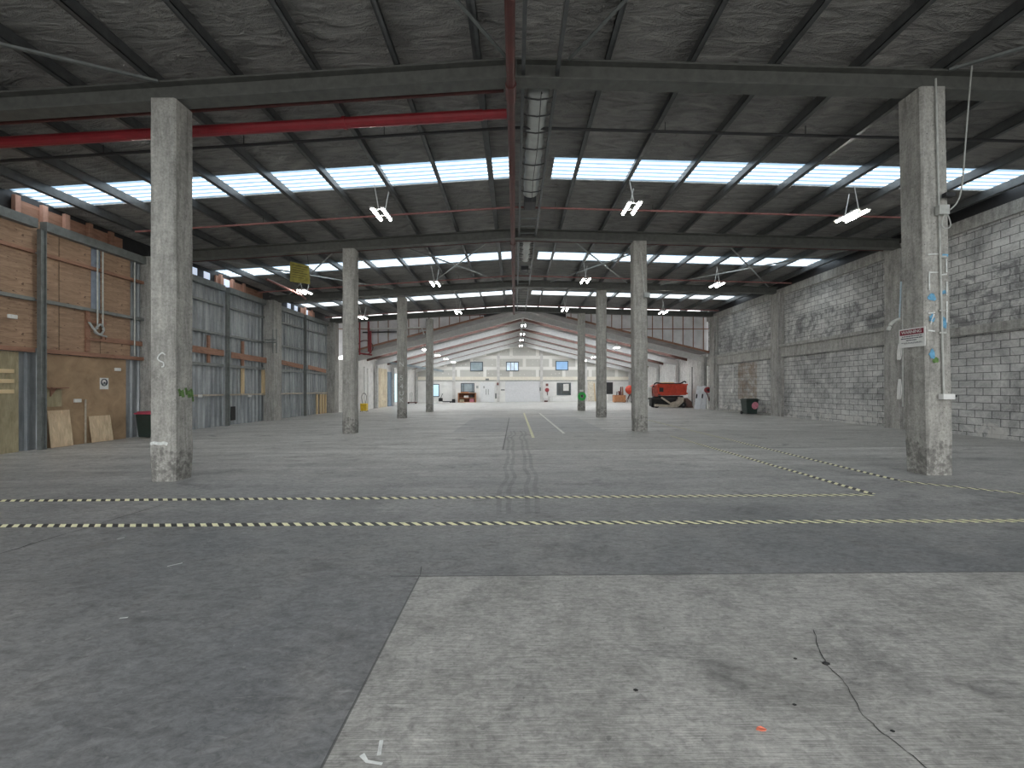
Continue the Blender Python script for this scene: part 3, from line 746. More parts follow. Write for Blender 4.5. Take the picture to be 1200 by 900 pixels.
mb = MB(); mb.tube([at(1054, 374, 13.0) - Vector(t.location), at(1056, 330, 13.0) - Vector(t.location)], .02, 6); mb.build('hose_line', simple('pale_blue_hose', (.35, .45, .52), .5), t)
# small socket on far right wall
pipe('wall_socket_conduit', [Vector((XR - .03, 25.9, 3.0)), Vector((XR - .03, 25.9, 1.5))], .025, M_white, 'white conduit running down the far block wall to a socket',
     clamps=[((XR - .06, 25.9, 1.5), (XR - .06, 25.9, 1.28), .09)])

# ------------------------------------------------------------------ left wall
mb = MB()
pitch = .27; y = Y0; pts = []
while y < 28.8:
    pts += [(y, 0), (y + .17, 0), (y + .20, .045), (y + .24, .045)]; y += pitch
vs = []
for (yy, o_) in pts:
    vs += [(XL + o_ - .075, yy, -.15), (XL + o_ - .075, yy, 5.95)]
mb.quadmesh(vs, [(2 * k, 2 * k + 1, 2 * k + 3, 2 * k + 2) for k in range(len(pts) - 1)])
w = st(mb.build('wall_left', M_galv), 'blue grey ribbed steel cladding on the left'); s = w.modifiers.new('t', 'SOLIDIFY'); s.thickness = .02; s.offset = -1
# top boards
mb = MB(); mb.box(XL - .25, XL - .15, Y0, YE, 5.9, 6.6); trim(mb, M_dark, 'dark eaves lining above the left wall rail')
def leftpt(px, py, x=XL + .1):
    d = x * F / (px - VX); return d, HC - (py - VY) * d / F
# board infill above the rail: pinkish boards and studs, sunlit tone put into their colour
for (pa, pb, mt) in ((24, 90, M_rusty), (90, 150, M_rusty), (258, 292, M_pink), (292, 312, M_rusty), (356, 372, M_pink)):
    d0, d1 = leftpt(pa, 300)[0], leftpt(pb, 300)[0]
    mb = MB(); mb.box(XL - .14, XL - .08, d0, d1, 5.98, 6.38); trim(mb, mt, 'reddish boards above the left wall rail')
i = 0
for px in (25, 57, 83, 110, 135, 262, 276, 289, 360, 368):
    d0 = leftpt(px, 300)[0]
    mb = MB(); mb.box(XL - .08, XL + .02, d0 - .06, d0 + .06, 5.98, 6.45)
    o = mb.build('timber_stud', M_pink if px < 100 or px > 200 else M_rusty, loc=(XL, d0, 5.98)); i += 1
    tag(o, '%s short timber stud above the left wall rail, counted from the near end' % ORD[i - 1], 'stud', 'short studs above the left wall rail')
for px in (232, 247, 270, 342, 350, 362):
    d0 = leftpt(px, 320)[0]; wn[0] += 1
    mb = MB(); mb.box(XL - .075, XL - .05, d0 - .16, d0 + .16, 6.02, 6.34)
    st(mb.build('window_%d' % wn[0], simple('pale_high_window', (.62, .68, .76), .3, 0, .1, 2, 0, (.7, .8, 1), .5)), 'small pale high window above the left wall')
# rails (girts)
def girt(z, y0, y1, h, dep, mat, label, x0=XL + .02, name='wall_rail'):
    mb = MB(); mb.box(x0, x0 + dep, y0, y1, z - h / 2, z + h / 2)
    o = mb.build(name, mat, loc=(x0, y0, z)); tag(o, label, 'rail', 'horizontal rails on the left wall')
bays = [(8.0, 10.9, 'in the nearest visible bay'), (11.1, 14.1, 'on the plywood bay beside the left front column'), (14.7, 17.95, 'in the first steel bay'), (18.25, 20.9, 'in the second steel bay before the pilaster'),
        (21.7, 24.65, 'just beyond the concrete pilaster'), (24.95, 27.9, 'in the farthest steel bay')]
for (a, b, w_) in bays:
    dep = .12
    girt(5.84, a, b, .24, .2, M_steel, 'grey steel top rail ' + w_)
    girt(5.1, a, b, .09, dep, M_steel if a > 14 else M_rusty, 'upper wall rail ' + w_)
    girt(3.85, a, b, .09, dep, M_steel, 'middle wall rail ' + w_)
    girt(2.52, a, b, .11, dep, M_rusty if a < 14.5 else M_steel, 'lower wall rail ' + w_)
    if a > 14: girt(1.25, a, b, .07, dep, M_beige, 'low pale wall rail ' + w_)
for (y, w_) in ((11.0, 'beside the plywood wall at the left edge'), (18.1, 'between the two steel bays right of the left front column'), (24.8, 'in the steel wall beyond the pilaster')):
    mb = MB(); x = XL + .15
    mb.box(x, x + .11, y - .07, y - .05, -.1, 5.7); mb.box(x, x + .11, y + .05, y + .07, -.1, 5.7); mb.box(x + .04, x + .06, y - .05, y + .05, -.1, 5.7)
    o = mb.build('steel_post', M_steel, loc=(x, y, fz(x))); tag(o, 'grey steel wall post ' + w_, 'post', 'steel posts of the left wall')
for y in (14.4, 21.3, 28.4):
    mb = MB(); mb.box(XL, XL + (.35 if y < 15 else .55), y - .3, y + .3 if y > 28 else y + .38, -.15, 6.0); trim(mb, M_pil, 'concrete pilaster on the left wall', .012)
# bracket on pilaster
t = thing('pipe_bracket', 'dark steel bracket with two rods on the left concrete pilaster', 'bracket', (XL + .5, 20.9, 3.9))
mb = MB(); mb.box(.06, .1, -.06, -.02, -.6, .6); mb.box(.24, .28, -.06, -.02, -.6, .6); mb.build('bracket_arm', M_steel, t)
for z in (-.06, .06):
    mb = MB(); mb.tube([(-.3, -.1, z), (.28, -.1, z)], .03, 6); mb.build('rod', M_steel, t)
# plywood panels (upper)
sheets = [(5.0, 8.4), (8.42, 10.0), (10.02, 11.55), (11.57, 12.43), (12.72, 13.7)]
labs = ['at the far left edge, partly out of view', 'left of the grey post', 'behind the grey post', 'right of the grey post', 'between the two vertical conduits']
for (z0, z1, row) in ((2.58, 3.83, 'middle row'), (3.87, 5.08, 'upper row'), (5.12, 5.95, 'top row')):
    for (a, b), lb in zip(sheets, labs):
        if z0 < 3 and a == 11.57: b = 12.70
        mb = MB(); mb.box(XL + .022, XL + .04, a, b, z0, z1)
        o = mb.build('plywood_sheet', M_ply_dark, loc=(XL + .03, a, z0)); tag(o, 'dark weathered plywood sheet %s, %s' % (lb, row), 'plywood')
def sheet(name, mat, a, b, z0, z1, label, x0=XL + .022, th=.02, tilt=0, cat='board'):
    mb = MB(); mb.box(0, th, 0, b - a, 0, z1 - z0); o = mb.build(name, mat, bevel=.002); o.location = (x0, a, z0); o.rotation_euler = (0, tilt, 0); tag(o, label, cat); return o
sheet('fibreboard_sheet', M_board, 11.1, 13.55, fz(XL), 2.45, 'large brown fibreboard sheet covering the wall below the lower rail')
sheet('plywood_sheet', M_ply_green, 6.0, 10.62, fz(XL), 2.45, 'greenish plywood sheet at the far left with three pale battens', cat='plywood')
for k, z in enumerate((1.95, 1.70, 1.44)):
    sheet('timber_batten', M_pine, 8.0, 10.5, z - .05, z + .05, 'pale timber batten on the greenish plywood, %s of three' % ('topmost', 'middle', 'lowest')[k], XL + .045, .03, cat='batten')
sheet('plywood_offcut', M_ply_pale, 11.22, 11.78, fz(-12.6) + .01, .92, 'pale plywood offcut leaning against the wall right of the grey post', XL + .19, .02, -.11, 'plywood')
sheet('plywood_offcut', M_ply_pale, 12.33, 12.98, fz(-12.6) + .01, .70, 'square pale plywood offcut leaning against brown board near the stick', XL + .17, .02, -.14, 'plywood')
sheet('timber_stick', M_beige, 12.22, 12.26, fz(-12.6), 1.2, 'thin pale stick standing on the floor under a socket box', XL + .06, .03, 0, 'stick')
for (px, py, lb) in ((96, 469.5, 'white socket box on the brown board above the stick'), (142.5, 433, 'white socket box high on the brown board'), (235, 464, 'white box on the low rail of the first steel bay'), (293, 464, 'white box on the low rail of the second steel bay'),
                 (72 - 57, 371, 'small white box on the middle rail at the far left')):
    d, z = leftpt(px, py, XL + .2)
    t = thing('socket_box', lb, 'socket', (XL + .16 if px > 200 or px < 50 else XL + .045, d, z), 0, 'white socket boxes on the left wall')
    mb = MB(); mb.box(0, .06, -.09, .09, -.05, .05); mb.build('box_body', M_white, t, bevel=.01)
    mb = MB(); mb.box(.06, .068, -.05, .05, -.03, .03); mb.build('socket_face', M_white, t)
# mask sign
d0, z0 = leftpt(122.5, 449.5, XL + .06)
t = thing('face_mask_sign', 'white square sign with a dark round head symbol on the brown board', 'sign', (XL + .045, d0, z0))
mb = MB(); mb.box(0, .006, -.135, .135, -.175, .175); mb.build('sign_plate', M_white, t)
def disc(mb, cy, cz, ry, rz_, x0, x1, n=24):
    mb.prism([(cy + ry * math.cos(2 * math.pi * k / n), cz + rz_ * math.sin(2 * math.pi * k / n)) for k in range(n)], 'x', x0, x1)
mb = MB(); disc(mb, 0, .035, .11, .115, .006, .008); mb.build('round_symbol', M_ink, t)
mb = MB(); disc(mb, -.005, .045, .062, .075, .008, .010); mb.prism([(-.045, .03), (-.03, -.05), (.03, -.05), (.045, .03)], 'x', .008, .010); mb.build('head_symbol', M_white, t)
mb = MB(); disc(mb, 0, .025, .028, .024, .010, .012); mb.build('mask_symbol', M_ink, t)
# little shelf
t = thing('small_wall_shelf', 'small rough timber shelf on the brown board beside the grey post', 'shelf', (XL + .045, 11.3, 1.52))
mb = MB(); mb.box(0, .22, -.1, .32, 0, .03); mb.build('shelf_board', M_rusty, t)
mb = MB(); mb.prism([(-.0, 0), (.16, 0), (0, -.22)], 'x', .01, .06); mb.build('shelf_bracket', M_rusty, t)
mb = MB(); mb.box(0, .03, -.08, .3, -.5, -.03); mb.build('back_board', M_ply_green, t)
# timber ladder frame on plywood
t = thing('wooden_rack', 'rough open timber frame on the plywood beneath the conduits', 'frame', (XL + .045, 12.3, 2.7))
mb = MB(); mb.box(0, .05, -.06, .06, -.1, 1.15); mb.build('upright', M_rusty, t)
mb = MB(); mb.box(0, .05, .42, .5, .25, .95); mb.build('upright', M_rusty, t)
for z in (.25, .78):
    mb = MB(); mb.box(.05, .09, -.06, .52, z, z + .07); mb.build('crosspiece', M_rusty, t)
sheet('timber_plank', M_rusty, 12.85, 14.1, 2.95, 3.1, 'horizontal grey brown plank on the wall near the left front column', XL + .045, .04, 0, 'plank')
# vertical conduits
for k, (y, lb) in enumerate(((12.50, 'left one of the pair between the plywood sheets'), (12.66, 'right one of the pair between the plywood sheets'), (13.72, 'nearest the left front column'))):
    pipe('wall_conduit', [(XL + .17, y, 5.68), (XL + .17, y + (0, .0, 0)[k], 3.3 if k < 2 else 2.6)], .02, M_cable, 'pale vertical wall conduit, ' + lb)
mb = MB(); mb.tube(smooth_pts([(XL + .1, 12.3, 3.5), (XL + .2, 12.5, 3.15), (XL + .16, 12.7, 3.3), (XL + .2, 12.55, 3.45), (XL + .14, 12.45, 3.2), (XL + .2, 12.75, 3.1)], 5), .03, 6)
o = mb.build('cable_bundle', M_steel_l, loc=(XL + .1, 12.5, 3.2)); tag(o, 'tangled grey cable bundle at the foot of the paired conduits', 'cable')
mb = MB(); mb.box(XL + .02, XL + .035, 12.44, 12.71, 3.87, 5.7); o = mb.build('cover_strip', simple('blue_grey_sheet', (.25, .30, .38), .4), loc=(XL, 12.44, 3.87)); tag(o, 'blue grey vertical steel strip between the paired conduits', 'strip')
# timbers in steel bays
def vtimber(px, py0, py1, mat, label, w=.1, name='timber_stud'):
    d, zt_ = leftpt(px, py0, XL + .1); _, zl_ = leftpt(px, py1, XL + .1)
    mb = MB(); mb.box(XL + .035, XL + .11, d - w / 2, d + w / 2, zl_, zt_); o = mb.build(name, mat, loc=(XL, d, zl_)); tag(o, label, 'timber', 'upright timbers on the steel cladding')
vtimber(245, 393, 427, M_rusty, 'dark reddish upright timber in the first steel bay', .12)
vtimber(285, 400, 429, M_rusty, 'dark reddish upright timber in the second steel bay', .12)
vtimber(285, 431, 463, M_pine, 'pale upright timber in the second steel bay, left one', .16)
vtimber(309, 433, 463, M_pine, 'pale upright timber in the second steel bay, right one', .2)
for k, px in enumerate((372, 376, 379, 382)): vtimber(px, 462, 485.5, M_pine, '%s of four pale upright timbers at the far end of the steel wall' % ORD[k], .16)
def plank(p0, p1, h, mat, label):
    d0, z0 = leftpt(*p0, XL + .16); d1, z1 = leftpt(*p1, XL + .16)
    mb = MB(); mb.bar((0, 0, 0), (0, d1 - d0, z1 - z0), .03, h); o = mb.build('timber_plank', mat); o.location = (XL + .165, d0, z0); tag(o, label, 'plank', 'rusty brown planks on the steel wall')
plank((225, 408.5), (262, 414), .26, M_rusty, 'reddish brown plank across the first steel bay')
plank((271, 416), (313, 422.5), .26, M_rusty, 'reddish brown plank across the second steel bay')
plank((330, 424.5), (355, 430), .24, M_rusty, 'reddish brown plank beyond the pilaster')
plank((361, 430), (382, 435), .24, M_rusty, 'reddish brown plank at the far end of the steel wall')
d0, z0 = leftpt(325.5, 445, XL + .6)
sheet('timber_board', M_pine, 21.72, 22.1, fz(XL), 2.3, 'pale board standing against the far side of the left pilaster', XL + .14, .05, 0, 'board')
mb = MB(); mb.box(XL + .03, XL + .05, 18.55, 18.85, .1, .72); o = mb.build('dark_hatch', M_black, loc=(XL, 18.7, .1)); tag(o, 'small dark opening low in the second steel bay', 'opening')

# ------------------------------------------------------------------ bins
def wheelie(loc, rz, label, w, dp, h, lidmat, stick, sgn=1):
    t = thing('wheelie_bin', label, 'bin', loc, rz)
    mb = MB(); a = .82
    vs = [(x * w / 2 * s, y * dp / 2 * s, z) for (z, s) in ((.04, a), (h - .08, 1)) for x, y in ((-1, -1), (1, -1), (1, 1), (-1, 1))]
    mb.quadmesh(vs, [(0, 3, 2, 1), (4, 5, 6, 7), (0, 1, 5, 4), (1, 2, 6, 5), (2, 3, 7, 6), (3, 0, 4, 7)]); mb.build('bin_body', M_bing, t, bevel=.025)
    mb = MB(); mb.box(-w / 2 - .02, w / 2 + .02, -dp / 2 - .03, dp / 2 + .02, h - .08, h - .03)
    mb.prism([(-dp / 2, h - .03), (dp / 2, h - .03), (dp / 2 - .05, h + .01), (-dp / 2 + .06, h + .01)], 'x', -w / 2 + .02, w / 2 - .02); mb.build('bin_lid', lidmat, t, bevel=.012)
    for s in (-1, 1):
        mb = MB(); mb.tube([(s * (w / 2 - .06), dp / 2 - .06, .09), (s * (w / 2 - .0), dp / 2 - .06, .09)], .09, 14); mb.build('wheel', M_black, t)
    mb = MB(); mb.tube([(-w / 2 + .06, dp / 2 + .04, h - .07), (w / 2 - .06, dp / 2 + .04, h - .07)], .016, 8); mb.build('handle', M_bing, t)
    return t
h_ = .86
t = wheelie((-11.95, 13.7, fz(-12)), 0, 'dark green wheelie bin with red lid half hidden by the left front column', .6, .55, h_, M_binr, None)
mb = MB(); mb.box(.0, .18, -.262, -.25, .5, .66); mb.build('bin_sticker', M_pinkst, t, rot=(-.06, 0, 0))
mb = MB(); mb.box(-.16, -.08, -.262, -.252, .55, .62); mb.build('bin_label', M_white, t, rot=(-.06, 0, 0))
t = wheelie((12.95, 23.0, fz(13)), 0, 'black wheelie bin with pink sticker by the right block wall', .68, .6, .86, M_bing, None)
mb = MB(); disc(mb, 0, 0, .18, .2, -.005, .005); o = mb.build('bin_sticker', M_pinkst, t); o.rotation_euler = (0, 0, -math.pi / 2); o.location = (.16, -.30, .52)
o.rotation_euler = (0, math.radians(6), -math.pi / 2)
o.location = (.14, -.292, .5)

# ------------------------------------------------------------------ hanging twin lights
def twin_light(px, py, d, label, ln=.78, gap=.27, zceil=None, tilt=0.0):
    p = at(px, py, d); t = thing('twin_tube_light', label, 'ceiling light', p, 0, 'hanging twin tube lights')
    for s in (-1, 1):
        mb = MB(); mb.box(s * gap / 2 - .05, s * gap / 2 + .05, -ln / 2, ln / 2, .02, .06); mb.build('batten', M_white, t)
        mb = MB(); mb.tube([(s * gap / 2, -ln / 2 + .03, -.005), (s * gap / 2, ln / 2 - .03, -.005)], .019, 8); mb.build('tube', M_tube, t)
    for y in (-.25, .25):
        mb = MB(); mb.box(-gap / 2 - .05, gap / 2 + .05, y * ln - .015, y * ln + .015, .06, .08); mb.build('crossbar', M_white, t)
    zc = (zceil if zceil else zs(p.x) - .275) - p.z
    for y in (-.3, .3):
        mb = MB(); mb.bar((0, y * ln, .08), (-.12 if y < 0 else .12, y * ln, zc), .016, .016); mb.build('suspension_rod', M_white, t)
    t.rotation_euler = (0, tilt, 0) if False else (0, 0, 0)
    return t
LT = [(447, 252, 11.1, 'left of the ridge pipe, nearest'), (740, 245, 11.2, 'right of the ridge, nearest'), (998, 254, 11.2, 'near the right front column'), (203, 262, 11.1, 'behind the left front column'),
      (357, 342.5, 18.4, 'below the yellow hanging sign'), (510, 333, 18.4, 'in the second bay, left of the ridge'), (686, 329.5, 18.4, 'in the second bay, right of the ridge'), (840, 334.5, 18.4, 'in the second bay, at the far right'),
      (425, 372.5, 25.2, 'above the red pipe loop'), (537, 366.5, 25.2, 'in the third bay, left of the ridge'), (662, 363.5, 25.2, 'in the third bay, right of the ridge'), (777, 366.5, 25.2, 'in the third bay, at the right')]
for (px, py, d, lb) in LT: twin_light(px, py, d, 'lit twin tube light hanging ' + lb)
k = 0
for (d, pr) in ((31.5, 'first'), (36.5, 'second'), (41, 'third'), (46, 'fourth')):
    for (x, z, sd) in ((.65, 6.3, 'under the gable ridge'), (-6.8, 4.45, 'on the left gable slope'), (7.7, 4.62, 'on the right gable slope')):
        px, py = VX + x * F / d, VY - (z - HC) * F / d
        twin_light(px, py, d, 'lit twin tube light %s, %s from the front' % (sd, pr), .9, .24, z2(x) + .1)

# yellow hung sign
t = thing('hanging_yellow_sign', 'dull yellow sign board hanging crooked under the roof at the left', 'sign', at(351, 320.5, 15.4))
M = Matrix.Rotation(-.22, 4, 'Y')
mb = MB(); vs = [Vector(at(*p, 15.4)) - Vector(t.location) for p in ((340, 306.5), (362, 311.5), (363.5, 333), (340, 330))]
mb.quadmesh([tuple(v + Vector((0, dy, 0))) for dy in (-.01, .01) for v in vs], [(0, 1, 2, 3), (7, 6, 5, 4), (0, 4, 5, 1), (1, 5, 6, 2), (2, 6, 7, 3), (3, 7, 4, 0)]); mb.build('sign_board', M_signy, t)
mb = MB()
for r in range(6):
    f = .14 + r * .12; a = vs[0].lerp(vs[3], f).lerp(vs[1].lerp(vs[2], f), .12); b = vs[0].lerp(vs[3], f).lerp(vs[1].lerp(vs[2], f), .9 - .1 * (r % 3))
    mb.bar(a + Vector((0, -.013, 0)), b + Vector((0, -.013, 0)), .004, .022)
mb.build('lettering', simple('faded_sign_ink', (.12, .10, .03), .7), t)
for v in (vs[0], vs[1]):
    mb = MB(); mb.bar(v, v + Vector((0, -.2, .55)), .01, .01); mb.build('chain', M_dark, t)

# ------------------------------------------------------------------ end wall between flat hall and gable
YW = 29.45
def gable_poly(x0, x1, lo, hi, n=1):
    return [(x0, lo(x0)), (x1, lo(x1)), (x1, hi(x1)), (x0, hi(x0))]
def pz(x): return z2(x) + .62
for side, (x0, x1) in enumerate(((XL - .2, -2.2), (3.6, XR + .3))):
    mb = MB(); mb.prism(gable_poly(x0, x1, pz, lambda x: zs(x) + .0), 'y', YW, YW + .08)
    w = st(mb.build(['wall_end_left', 'wall_end_right'][side], M_panelw), 'white sheet panels above the gabled roof')
    x = x0 + .35
    while x < x1:
        mb = MB(); mb.box(x - .022, x + .022, YW - .06, YW, pz(x), zs(x) - .02); mb.build('mullion', M_rusty, w); x += .72
    z = 5.75; xa, xb = (x0, .6 - (pz(.6) - z) / .26) if side == 0 else (.6 + (pz(.6) - z) / .245, x1)
    mb = MB(); mb.box(xa, xb, YW - .07, YW - .01, z - .025, z + .025); mb.build('transom', M_rusty, w)
# solid wall filling beside gable at sides
mb = MB(); mb.box(XL - .2, XL2 + .0, YW + .1, YW + .25, -.15, 3.6); mb.box(XR2 + .0, XR + .3, YW + .1, YW + .25, -.1, 3.6); st(mb.build('wall_end_return', M_pil))
mb = MB(); mb.prism([(-2.2, pz(-2.2)), (.6, pz(.6)), (3.6, pz(3.6)), (3.6, zs(3.6)), (0, zs(0)), (-2.2, zs(-2.2))], 'y', YW, YW + .08); trim(mb, M_dark, 'dark infill between the two roofs at the ridge')

# ------------------------------------------------------------------ gabled rear hall
M_rafter = simple('pale_rafter_steel', (.62, .62, .61), .6, 0, .08)
fr2 = [29.9, 34.6, 39.3, 44.0, 48.6]
for i, y in enumerate(fr2):
    t = thing('gable_frame', '%s pale grey gable frame of the rear hall, counted from the front' % ORD[i], 'roof frame', (.6, y, 6.6), 0, 'pitched frames of the rear hall')
    for (xa, xb) in ((XL2 + .05, .6), (.6, XR2 - .05)):
        mb = MB(); ibeam(mb, (xa - .6, 0, z2(xa) - 6.6), (xb - .6, 0, z2(xb) - 6.6), .42, .2, .035, .04); mb.build('rafter', M_rafter, t)
    for x in (XL2 + .2, XR2 - .2):
        mb = MB(); mb.box(x - .6 - .12, x - .6 + .12, -.12, .12, fz(x) - 6.6, z2(x) - 6.6 - .005); mb.build('leg', M_far, t)
# rear deck
mb = MB()
st2 = [(31.6, 34.2), (36.2, 38.8), (40.9, 43.5), (45.6, 48.2)]
ys = [YW - .35]
for a, b in st2: ys += [a, b]
ys.append(YB + .3)
def deck(mb, x0, x1, y0, y1, off=.60, t=.04):
    vs = [(x, y, z2(x) + off + dz) for dz in (0, t) for y in (y0, y1) for x in (x0, x1)]
    mb.quadmesh(vs, [(0, 2, 3, 1), (4, 5, 7, 6), (0, 1, 5, 4), (1, 3, 7, 5), (3, 2, 6, 7), (2, 0, 4, 6)])
for i in range(0, len(ys), 2):
    deck(mb, XL2 - .3, .6, ys[i], ys[i + 1]); deck(mb, .6, XR2 + .3, ys[i], ys[i + 1])
def mid_strip(a, b):
    for (x0, x1) in ((XL2 - .3, -10.5), (-.9, .6), (.6, 2.1), (12.4, XR2 + .3)): deck(mb, x0, x1, a, b)
for a, b in st2: mid_strip(a, b)
st(mb.build('ceiling_rear', M_deck))
for (a, b) in st2:
    for (x0, x1) in ((-10.5, -.9), (2.1, 12.4)):
        mb = MB(); deck(mb, x0, x1, a, b, .61, .01); wn[0] += 1; st(mb.build('window_%d' % wn[0], M_sky2))
# reddish timber rafters between the steel frames
k = 0
for yi, y in enumerate((31.3, 32.9, 35.9, 38.2, 40.6, 42.4, 45.3, 47.2)):
    for sd, (xa, xb) in (('left', (XL2 - .1, .5)), ('right', (.7, XR2))):
        mb = MB(); mb.bar((0, 0, 0), (xb - xa, 0, z2(xb) - z2(xa)), .07, .20)
        o = mb.build('timber_rafter', M_raft); o.location = (xa, y, z2(xa) + .40)
        tag(o, '%s reddish timber rafter on the %s gable slope, counted from the front' % (ORD[yi], sd), 'rafter', 'timber rafters of the rear hall')
# barge timber on front edge of rear roof
for sd, (xa, xb) in (('left', (XL2 - .2, -2.2)), ('right', (3.6, XR2 - .05))):
    mb = MB(); mb.bar((0, 0, 0), (xb - xa, 0, z2(xb) - z2(xa)), .06, .12); o = mb.build('barge_board', M_rusty); o.location = (xa, YW - .4, z2(xa) + .66); tag(o, 'reddish timber edge board on the %s slope of the gabled roof' % sd, 'board')
# tie fragments
t = thing('roof_walkway', 'pale blue grey steel walkway hung under the left gable slope', 'walkway', at(470, 428, 36))
mb = MB(); 
for s in (-.3, .3): mb.bar((-2.4, s, .45), (3.6, s, -.5), .08, .16)
mb.build('rail', simple('pale_blue_steel', (.40, .47, .52), .5), t)
for j in range(9): 
    mb = MB(); f = j / 8; x = -2.4 + 6 * f; z = .45 - .95 * f; mb.box(x - .04, x + .04, -.3, .3, z - .03, z + .02); mb.build('rung', M_steel_l, t)
# side walls rear
mb = MB(); mb.box(XR2, XR2 + .2, YW + .15, YB, -.1, z2(XR2) + .6); st(mb.build('wall_right_rear', M_far), 'pale concrete panel wall of the rear hall')
mb = MB(); mb.box(XL2 - .2, XL2, YW + .15, YB, -.15, z2(XL2) + .6); st(mb.build('wall_left_rear', M_whiteb), 'white painted block wall of the rear hall')
# extra wall return on the right: low panel nearer (joint)
mb = MB(); mb.box(XR2 - .03, XR2, 31.9, 32.0, fz(13), 3.2); trim(mb, M_dark, 'dark joint in the rear concrete panels')
# stained plaster and doors on the left rear wall
mb = MB(); mb.box(XL2, XL2 + .06, 35.0, 37.9, fz(XL2), 3.3); trim(mb, M_stain, 'yellow stained plaster patch on the rear left wall')
mb = MB(); mb.box(XL2, XL2 + .08, 38.2, 39.8, fz(XL2), 3.1); d1 = st(mb.build('door_1', M_blue), 'blue grey door of the rear left wall')
mb = MB(); mb.box(XL2, XL2 + .05, 39.9, 41.8, .25, 3.0); wn[0] += 1
st(mb.build('window_%d' % wn[0], simple('daylight_glass', (.5, .7, .75), .2, 0, .2, .8, 0, (.55, .8, .85), .8)), 'tall daylit glass beside the blue door')
pipe('white_downpipe', [(XL2 + .3, 31.6, fz(XL2)), (XL2 + .3, 31.6, 3.2)], .1, M_white, 'white downpipe standing by the rear left wall, near one')
pipe('white_downpipe', [(XL2 + .3, 32.3, fz(XL2)), (XL2 + .3, 32.3, 3.1)], .08, M_white, 'white downpipe standing by the rear left wall, far one')
# yellow mop bucket
g = gp(425.5, 479); t = thing('mop_bucket', 'yellow mop bucket with a wire handle on the floor at the rear left', 'bucket', (-10.58, 29.2, fz(-10.6)))
mb = MB(); mb.prism([(-.2, .06), (.2, .06), (.22, .58), (-.22, .58)], 'y', -.2, .2); mb.build('bucket_body', M_yel, t, bevel=.03)
mb = MB(); mb.tube(smooth_pts([(-.12, 0, .6), (-.16, 0, 1.1), (0, 0, 1.3), (.16, 0, 1.1), (.12, 0, .6)], 5), .02, 6); mb.build('handle', M_dark, t)
for s in (-1, 1):
    for q in (-1, 1):
        mb = MB(); mb.tube([(s * .2 - .02, q * .15, .03), (s * .2 + .02, q * .15, .03)], .03, 8); mb.build('wheel', M_black, t)
# red pipe loop
t = thing('red_pipe_loop', 'bright red valve pipe loop hanging in the rear left corner', 'pipe', at(426, 396, 28.9))
L0 = Vector(t.location); D = 28.9
for (a, b) in (((421.5, 377), (421.5, 416)), ((432, 377), (432, 412)), ((421.5, 414), (436, 416))):
    mb = MB(); mb.tube([at(*a, D) - L0, at(*b, D) - L0], .055, 10); mb.build('pipe_run', M_red, t)
mb = MB(); mb.tube([at(434, 388, D) - L0, at(434, 414, D) - L0], .08, 10); mb.build('valve_body', M_red, t)
mb = MB(); pr = [Vector((.55 * math.cos(2 * math.pi * k / 18), .15, .5 * math.sin(2 * math.pi * k / 18))) + at(427, 407, D) - L0 for k in range(18)]
mb.tube(pr, .035, 6, True); mb.build('hand_wheel', M_redd, t)
pipe('white_service_pipe', [at(434, 385.5, 28.9), at(494, 384, 28.9), at(497, 392, 28.9)], .06, M_white, 'white service pipe with a bend across the left end wall, upper')
pipe('dark_service_pipe', [at(425, 389.5, 28.95), at(476, 388.5, 28.95)], .05, M_dark, 'dark service pipe across the left end wall, lower')
pipe('red_end_pipe', [(-10.3, 28.75, 6.3), (-2.0, 28.75, 6.66)], .05, M_redd, 'dark red pipe under the farthest flat roof beam at the left end')

# ------------------------------------------------------------------ back wall
zA = 2.45
mb = MB(); mb.prism([(XL2 - .2, zA), (XR2 + .2, zA), (XR2 + .2, z2(XR2 + .2) + .6), (.6, 7.2), (XL2 - .2, z2(XL2 - .2) + .6)], 'y', YB, YB + .2); st(mb.build('wall_back_upper', M_back), 'patched plasterboard gable of the far wall')
mb = MB(); mb.box(XL2 - .2, XR2 + .2, YB, YB + .2, -.15, zA); st(mb.build('wall_back', M_wpaint), 'white painted far wall')
mb = MB(); mb.box(XL2, XR2, YB - .08, YB, 2.55, 2.95); trim(mb, simple('cream_beam', (.84, .80, .70), .8, 0, .05), 'cream beam across the far wall')
mb = MB(); mb.box(XL2, XR2, YB - .05, YB, 2.45, 2.55); trim(mb, M_steel_l, 'grey line below the cream beam')
def bx_(px): return (px - VX) * YB / F
def bz_(py): return HC - (py - VY) * YB / F
for px in (532, 584, 634.5, 686):
    x = bx_(px); mb = MB(); mb.box(x - .16, x + .16, YB - .14, YB - .08, fz(x), min(z2(x), 6.4)); trim(mb, M_whiteb, 'pale post on the far wall')
def bwin(px0, px1, py0, py1, gm, label, mull=()):
    wn[0] += 1; x0, x1, z0, z1 = bx_(px0), bx_(px1), bz_(py1), bz_(py0)
    mb = MB(); f = .09
    for b in ((x0, x1, z0, z0 + f), (x0, x1, z1 - f, z1), (x0, x0 + f, z0, z1), (x1 - f, x1, z0, z1)): mb.box(b[0], b[1], YB - .06, YB - .005, b[2], b[3])
    for m in mull: xx = x0 + (x1 - x0) * m; mb.box(xx - .03, xx + .03, YB - .06, YB - .005, z0, z1)
    o = st(mb.build('window_%d' % wn[0], M_frame), label)
    mb = MB(); mb.box(x0 + .05, x1 - .05, YB - .035, YB - .01, z0 + .05, z1 - .05); mb.build('pane', gm, o)
